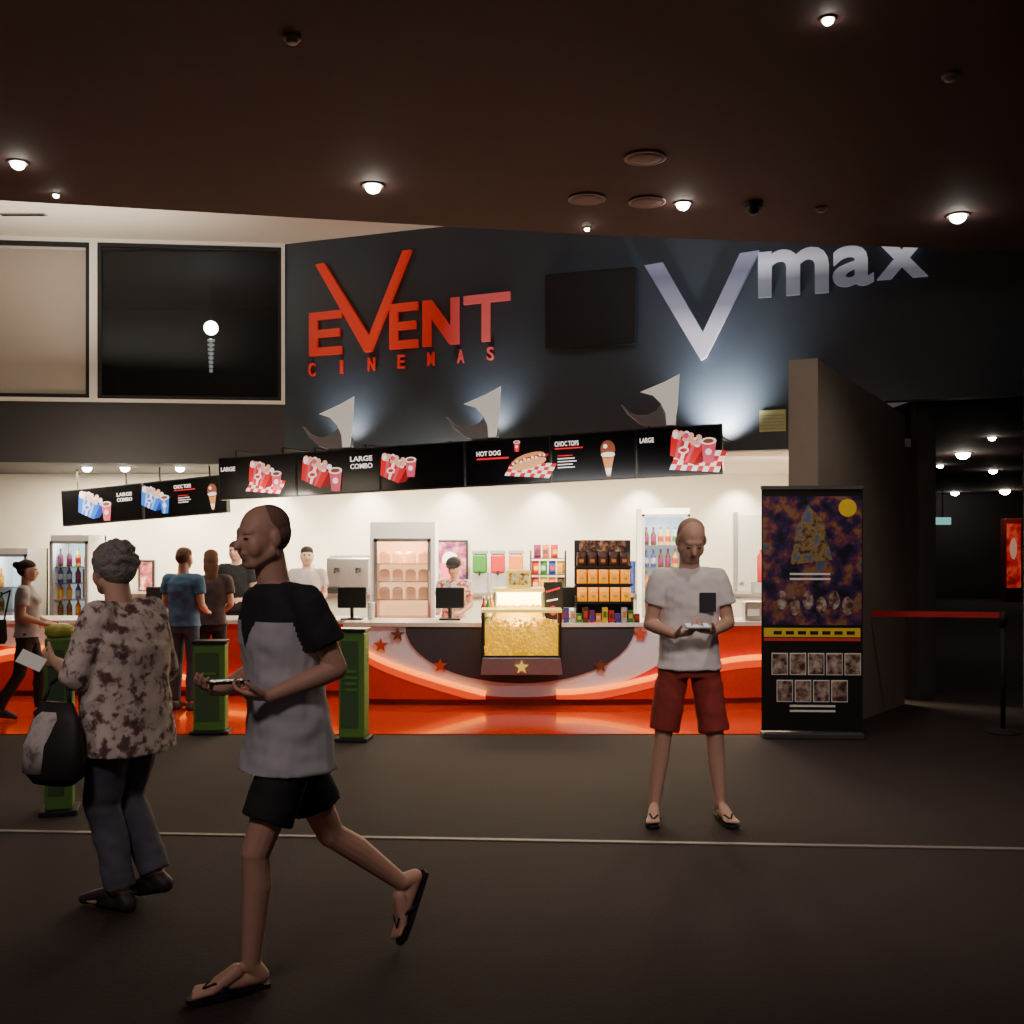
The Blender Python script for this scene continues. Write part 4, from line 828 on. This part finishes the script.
m=MB(); m.box((-.072,-.036,0),(.072,.036,.010),mat('phone_shell',(.6,.6,.6),.3)); m.build('casing',t,bevel=.003); m=MB(); m.box((-.064,-.032,.010),(.064,.032,.0112),mat('phone_screen',(.5,.55,.6),.2,es=.8)); m.build('screen',t)
t.rotation_euler=(.25,0,.1)
# --- walking man
dkt=mat('dark_tshirt_yoke',(.022,.022,.030),.85); gyt=mat('light_grey_tshirt',(.55,.55,.61),.85,var=.08,scale=14)
L2=(-.85,4.14,0); R2=math.radians(-58)
_sh=V((.172,.01,1.425)); _el=V((.225,.11,1.175)); _shR=V((-.172,-.02,1.42)); _elR=V((-.225,-.02,1.15))
def sdist(p,a,b):
    t=max(0,min(1,(p-a).dot(b-a)/(b-a).length_squared)); return (p-(a+(b-a)*t)).length
def cfw(p):
    p=V(p)
    if p.z>1.345: return 1
    if p.z>1.235 and (sdist(p,_sh,_el)<.084 and abs(p.x)>.165 or sdist(p,_shR,_elR)<.084 and p.x<-.165): return 1
    if p.y<-.02 and p.z>1.245 and abs(p.x-.02)<(p.z-1.245)*.55: return 1
    return 0
J2=dict(hip=(0,.02,.92),chest=(0,-.02,1.26),neck=(0,-.045,1.485),head=(0,-.095,1.655),shL=_sh,elL=_el,wrL=(.19,-.13,1.09),shR=_shR,elR=_elR,wrR=(-.07,-.22,1.09),
 hiL=(.085,0,.90),knL=(.09,-.15,.51),anL=(.07,-.16,.105),toL=(.06,-.375,.036),hiR=(-.085,.02,.90),knR=(-.05,.20,.50),anR=(-.04,.50,.265),toR=(-.04,.475,.040))
p2=person('man walking left in grey t-shirt with dark shoulders and shorts',L2,R2,J2,yaw=.22,pitch=.12,sk=skin2,vox=.005,build=1.04,
 sh=dict(mats=[gyt,dkt],hem=.79,sleeve=.66,g=.028,sg=.018,cf=cfw,hk=1.13),low=dict(name='shorts',mat=mat('black_shorts',(.02,.02,.024),.85),frac=.72,g=.022),hair='crop',hmat=mat('cropped_hair',(.22,.135,.10),.85,var=.3,scale=120,bump=.3),shoes='flip',hands={'L':((-.45,-.85,.05),(-.3,.2,.9),.7),'R':((.5,-.8,.1),(.3,.2,.9),.7)})
t=thing('phone','dark phone held out by the walking man','phone',WL(L2,R2,(.07,-.245,1.13)),R2)
m=MB(); m.box((-.036,-.07,0),(.036,.07,.010),black); m.build('casing',t,bevel=.003); m=MB(); m.box((-.032,-.062,.010),(.032,.062,.0112),mat('phone_screen_dim',(.1,.12,.15),.2,es=.2)); m.build('screen',t)
# --- floral woman
flo=blotmat('floral_cloth',[(.38,(.12,.07,.065)),(.44,(.32,.22,.21)),(.49,(.62,.54,.49)),(.60,(.70,.62,.56))],17,rough=.85)
L3=(-1.74,4.97,0); R3=math.radians(-115)
J3=dict(hip=(0,.0,.86),chest=(0,-.01,1.17),neck=(0,-.04,1.36),head=(0,-.085,1.515),shL=(.165,-.01,1.30),elL=(.24,-.06,1.06),wrL=(.17,-.25,1.10),shR=(-.165,-.01,1.30),elR=(-.23,.0,1.04),wrR=(-.16,-.2,.99),
 hiL=(.09,0,.85),knL=(.08,-.07,.47),anL=(.07,.04,.085),toL=(.07,-.17,.03),hiR=(-.09,0,.85),knR=(-.08,-.08,.47),anR=(-.08,.10,.13),toR=(-.08,-.06,.03))
p3=person('woman with short grey curly hair in cream floral shirt, from behind',L3,R3,J3,yaw=-.2,pitch=.08,sk=skin1,vox=.007,build=1.12,female=False,
 sh=dict(mats=[flo],hem=.70,sleeve=1.15,g=.04,sg=.03),low=dict(name='trousers',mat=mat('greyblue_trousers',(.10,.105,.14),.85),frac=1.95,g=.026),hair='curly',hmat=hgrey,shoes='shoe',hands={'L':((-.2,-.95,.1),(-.9,.0,.3),.8)})
m=MB(); m.box((-.055,-.0015,-.032),(.055,.0015,.032),mat('white_paper',(.85,.83,.78),.7,es=.05))
lf=m.build('paper_leaflet',loc=V((-2.085,4.77,1.125))); lf.rotation_euler=(-.5,.45,.15); tag(lf,'small white leaflet held by the woman in floral shirt','paper')
b=thing('handbag','slouchy black handbag with pale side hanging by the floral-shirted woman hip','bag',WL(L3,R3,(.325,-.10,.60)),R3+.1)
blh=mat('black_leather',(.02,.02,.022),.6)
m=MB(); m.loft([((0,0,0),(.035,0,0),(0,.10,0)),((0,.01,.04),(.060,0,0),(0,.145,0)),((0,.0,.17),(.055,0,0),(0,.150,0)),((-.01,.01,.27),(.038,0,0),(0,.12,0)),((-.02,.0,.35),(.016,0,0),(0,.085,0))],blh); m.build('bag_body',b,True)
m=MB(); m.loft([((.022,-.06,.05),(.045,0,0),(0,.07,0)),((.02,-.05,.17),(.042,0,0),(0,.08,0)),((.006,-.02,.28),(.030,0,0),(0,.07,0)),((-.004,-.01,.31),(.02,0,0),(0,.05,0))],blotmat('bag_print',[(.40,(.20,.17,.17)),(.48,(.50,.45,.45)),(.56,(.62,.57,.56))],11,rough=.7)); m.build('pale_side',b,True)
m=MB(); m.tube([(-.02,-.07,.34),(-.04,-.05,.42),(-.075,-.0,.48),(-.04,.04,.42),(-.02,.07,.34)],.008,blh,8); m.build('handle',b,True)
# --- people at the counter
def stand(label,px,Y,h,rz,shm,lm,hair,hm,z=0,sk=skin1,sleeve=.6,pitch=.05,yaw=0,female=False,low=True,J=None,hem=.9,build=1.0,grp=None):
    J=J or {}
    B=dict(elL=(.22,.02,1.14),wrL=(.16,-.20,1.05),elR=(-.22,.02,1.14),wrR=(-.16,-.20,1.05)); B.update(J)
    return person(label,(X(px,Y),Y,z),rz,B,yaw=yaw,pitch=pitch,sk=sk,vox=.011,build=build,s=h/1.75,female=female,sh=dict(mats=shm if isinstance(shm,list) else [shm],hem=hem,sleeve=sleeve,g=.018),
      low=dict(name='trousers',mat=lm,frac=1.95,g=.016) if low else None,hair=hair,hmat=hm,group=grp,hands={'L':((-.3,-.9,0),(-.5,0,-.8),.4),'R':((.3,-.9,0),(.5,0,-.8),.4)})
denim=mat('denim',(.05,.07,.11),.85); gt=mat('pale_grey_top',(.42,.41,.40),.85); brn=mat('dark_top',(.05,.035,.035),.85); wred=blotmat('white_red_shirt',[(.4,(.7,.65,.6)),(.52,(.7,.6,.55)),(.56,(.5,.05,.04))],20)
FT=.009
stand('woman in pale grey top and black trousers walking at left edge',27,10.25,1.47,math.radians(105),gt,blk,'bun',hdark,FT,female=True,J=dict(knL=(.1,-.12,.5),anL=(.1,-.12,.085),toL=(.11,-.32,.03),anR=(-.1,.28,.12),knR=(-.1,.06,.5),toR=(-.1,.10,.03)))
b=thing('shoulder_bag','black shoulder bag carried by the woman at left edge','bag',(X(2,10.2),10.0,.72),.3)
m=MB(); m.loft([((0,0,0),(.11,0,0),(0,.04,0)),((0,0,.04),(.13,0,0),(0,.06,0)),((0,0,.22),(.12,0,0),(0,.04,0))],blk); m.build('bag_body',b,True); m=MB(); m.tube([(-.1,0,.2),(.08,.04,.45),(.14,.1,.48),(.1,0,.2)],.008,blk,6); m.build('strap',b)
stand('customer in blue t-shirt and jeans at the left counter',184,10.75,1.585,math.radians(165),mat('blue_tshirt',(.06,.14,.27),.85),denim,'short',hbrown,FT,sk=skin1)
stand('customer with long brown hair in dark top at the counter',211,11.2,1.56,math.radians(195),brn,blk,'long',hbrown,FT,female=True)
stand('bearded server in black shirt behind the left counter',236,12.75,1.66,math.radians(-8),blk,blk,'short',hdark,0,sk=skin2)
stand('server in pale shirt behind the counter beside the walking man',307,12.75,1.60,math.radians(10),mat('pale_shirt',(.5,.45,.42),.85),blk,'short',hdark,0)
stand('server in cap and red and white shirt behind a monitor',454,12.2,1.47,math.radians(-15),wred,blk,'cap',hdark,0,female=True,pitch=.35)
# ================================================================ LIGHTS
for x,yy,e in ((-6,15.2,110),(-4.2,15.2,130),(-1.9,14.6,210),(0,14.0,240),(1.6,13.6,220),(3.2,13.2,160)):
    lamp('AREA',(x,yy,ZS-.03),e,(1,.82,.55),1.1,sy=.5)
for x in(-5,-1,1.2,3): lamp('AREA',(x,12.6,2.55 if x<0 else 2.25),28,(1,.85,.62),.8,sy=.3,target=(x,14.5,1.0))
for x in (-6.2,-4.9,-3.5,-2.1,-.8,.5,1.9,3.3): lamp('SPOT',(x,15.85,ZS-.04),150,(1,.88,.64),.05,target=(x,16.15,1.5),angle=95,blend=.9)
for x,y_ in ((-.55,11.75),(-2.6,11.95)): lamp('AREA',(x,y_,2.15),14,(1,.88,.72),.5,sy=.2,target=(x-.05,y_+.6,1.3))  # unseen area lamps added to brighten the servers
lamp('AREA',(.6,10.1,2.25),36,(.95,.92,.88),2.5,target=(.6,11.2,.4),sy=.2)  # unattached area lamp added to light the main counter front
lamp('AREA',(-4.2,10.6,2.35),24,(1,.8,.6),3,target=(-4.2,11.7,.4),sy=.2)
lamp('AREA',(-5,12.3,4.3),48,(1,.88,.72),2.5,target=(-5,12.6,5.5),sy=1)  # hidden upward lamp added to brighten the white ceiling
lamp('AREA',(1.0,10.6,4.95),8,(.8,.9,1),3,target=(.6,13.3,3.8),sy=.4)
for x,yy,e in ((-1.5,.8,190),(1.3,2.2,360),(-3.4,2.2,110)): lamp('SPOT',(x,yy,4.0),e,(1,.80,.74),.35,target=(x*.85,yy+3.4,1.2),angle=62,blend=.9)  # unseen fill spots added near the camera to light the people
lamp('SPOT',(1.2,7.0,4.05),110,(1,.85,.72),.1,target=(2.6,9.4,2.3),angle=55,blend=.9)  # added spot brightening the partition end and the banner
lamp('POINT',(X(963,18.5),18.5,2.9),6,(1,.85,.7),.1)
w=bpy.data.worlds.new('world'); S.world=w; w.use_nodes=True; bg=w.node_tree.nodes['Background']; bg.inputs[0].default_value=(.9,.66,.66,1); bg.inputs[1].default_value=.08
# ================================================================ CAMERA
cd=bpy.data.cameras.new('camera'); cam=bpy.data.objects.new('camera',cd); C.objects.link(cam); cam.location=(0,0,CH); cam.rotation_euler=(PI/2,0,0)
cd.sensor_width=36; cd.lens=36*F/1024; cd.shift_y=32/1024; cd.clip_end=100; S.camera=cam
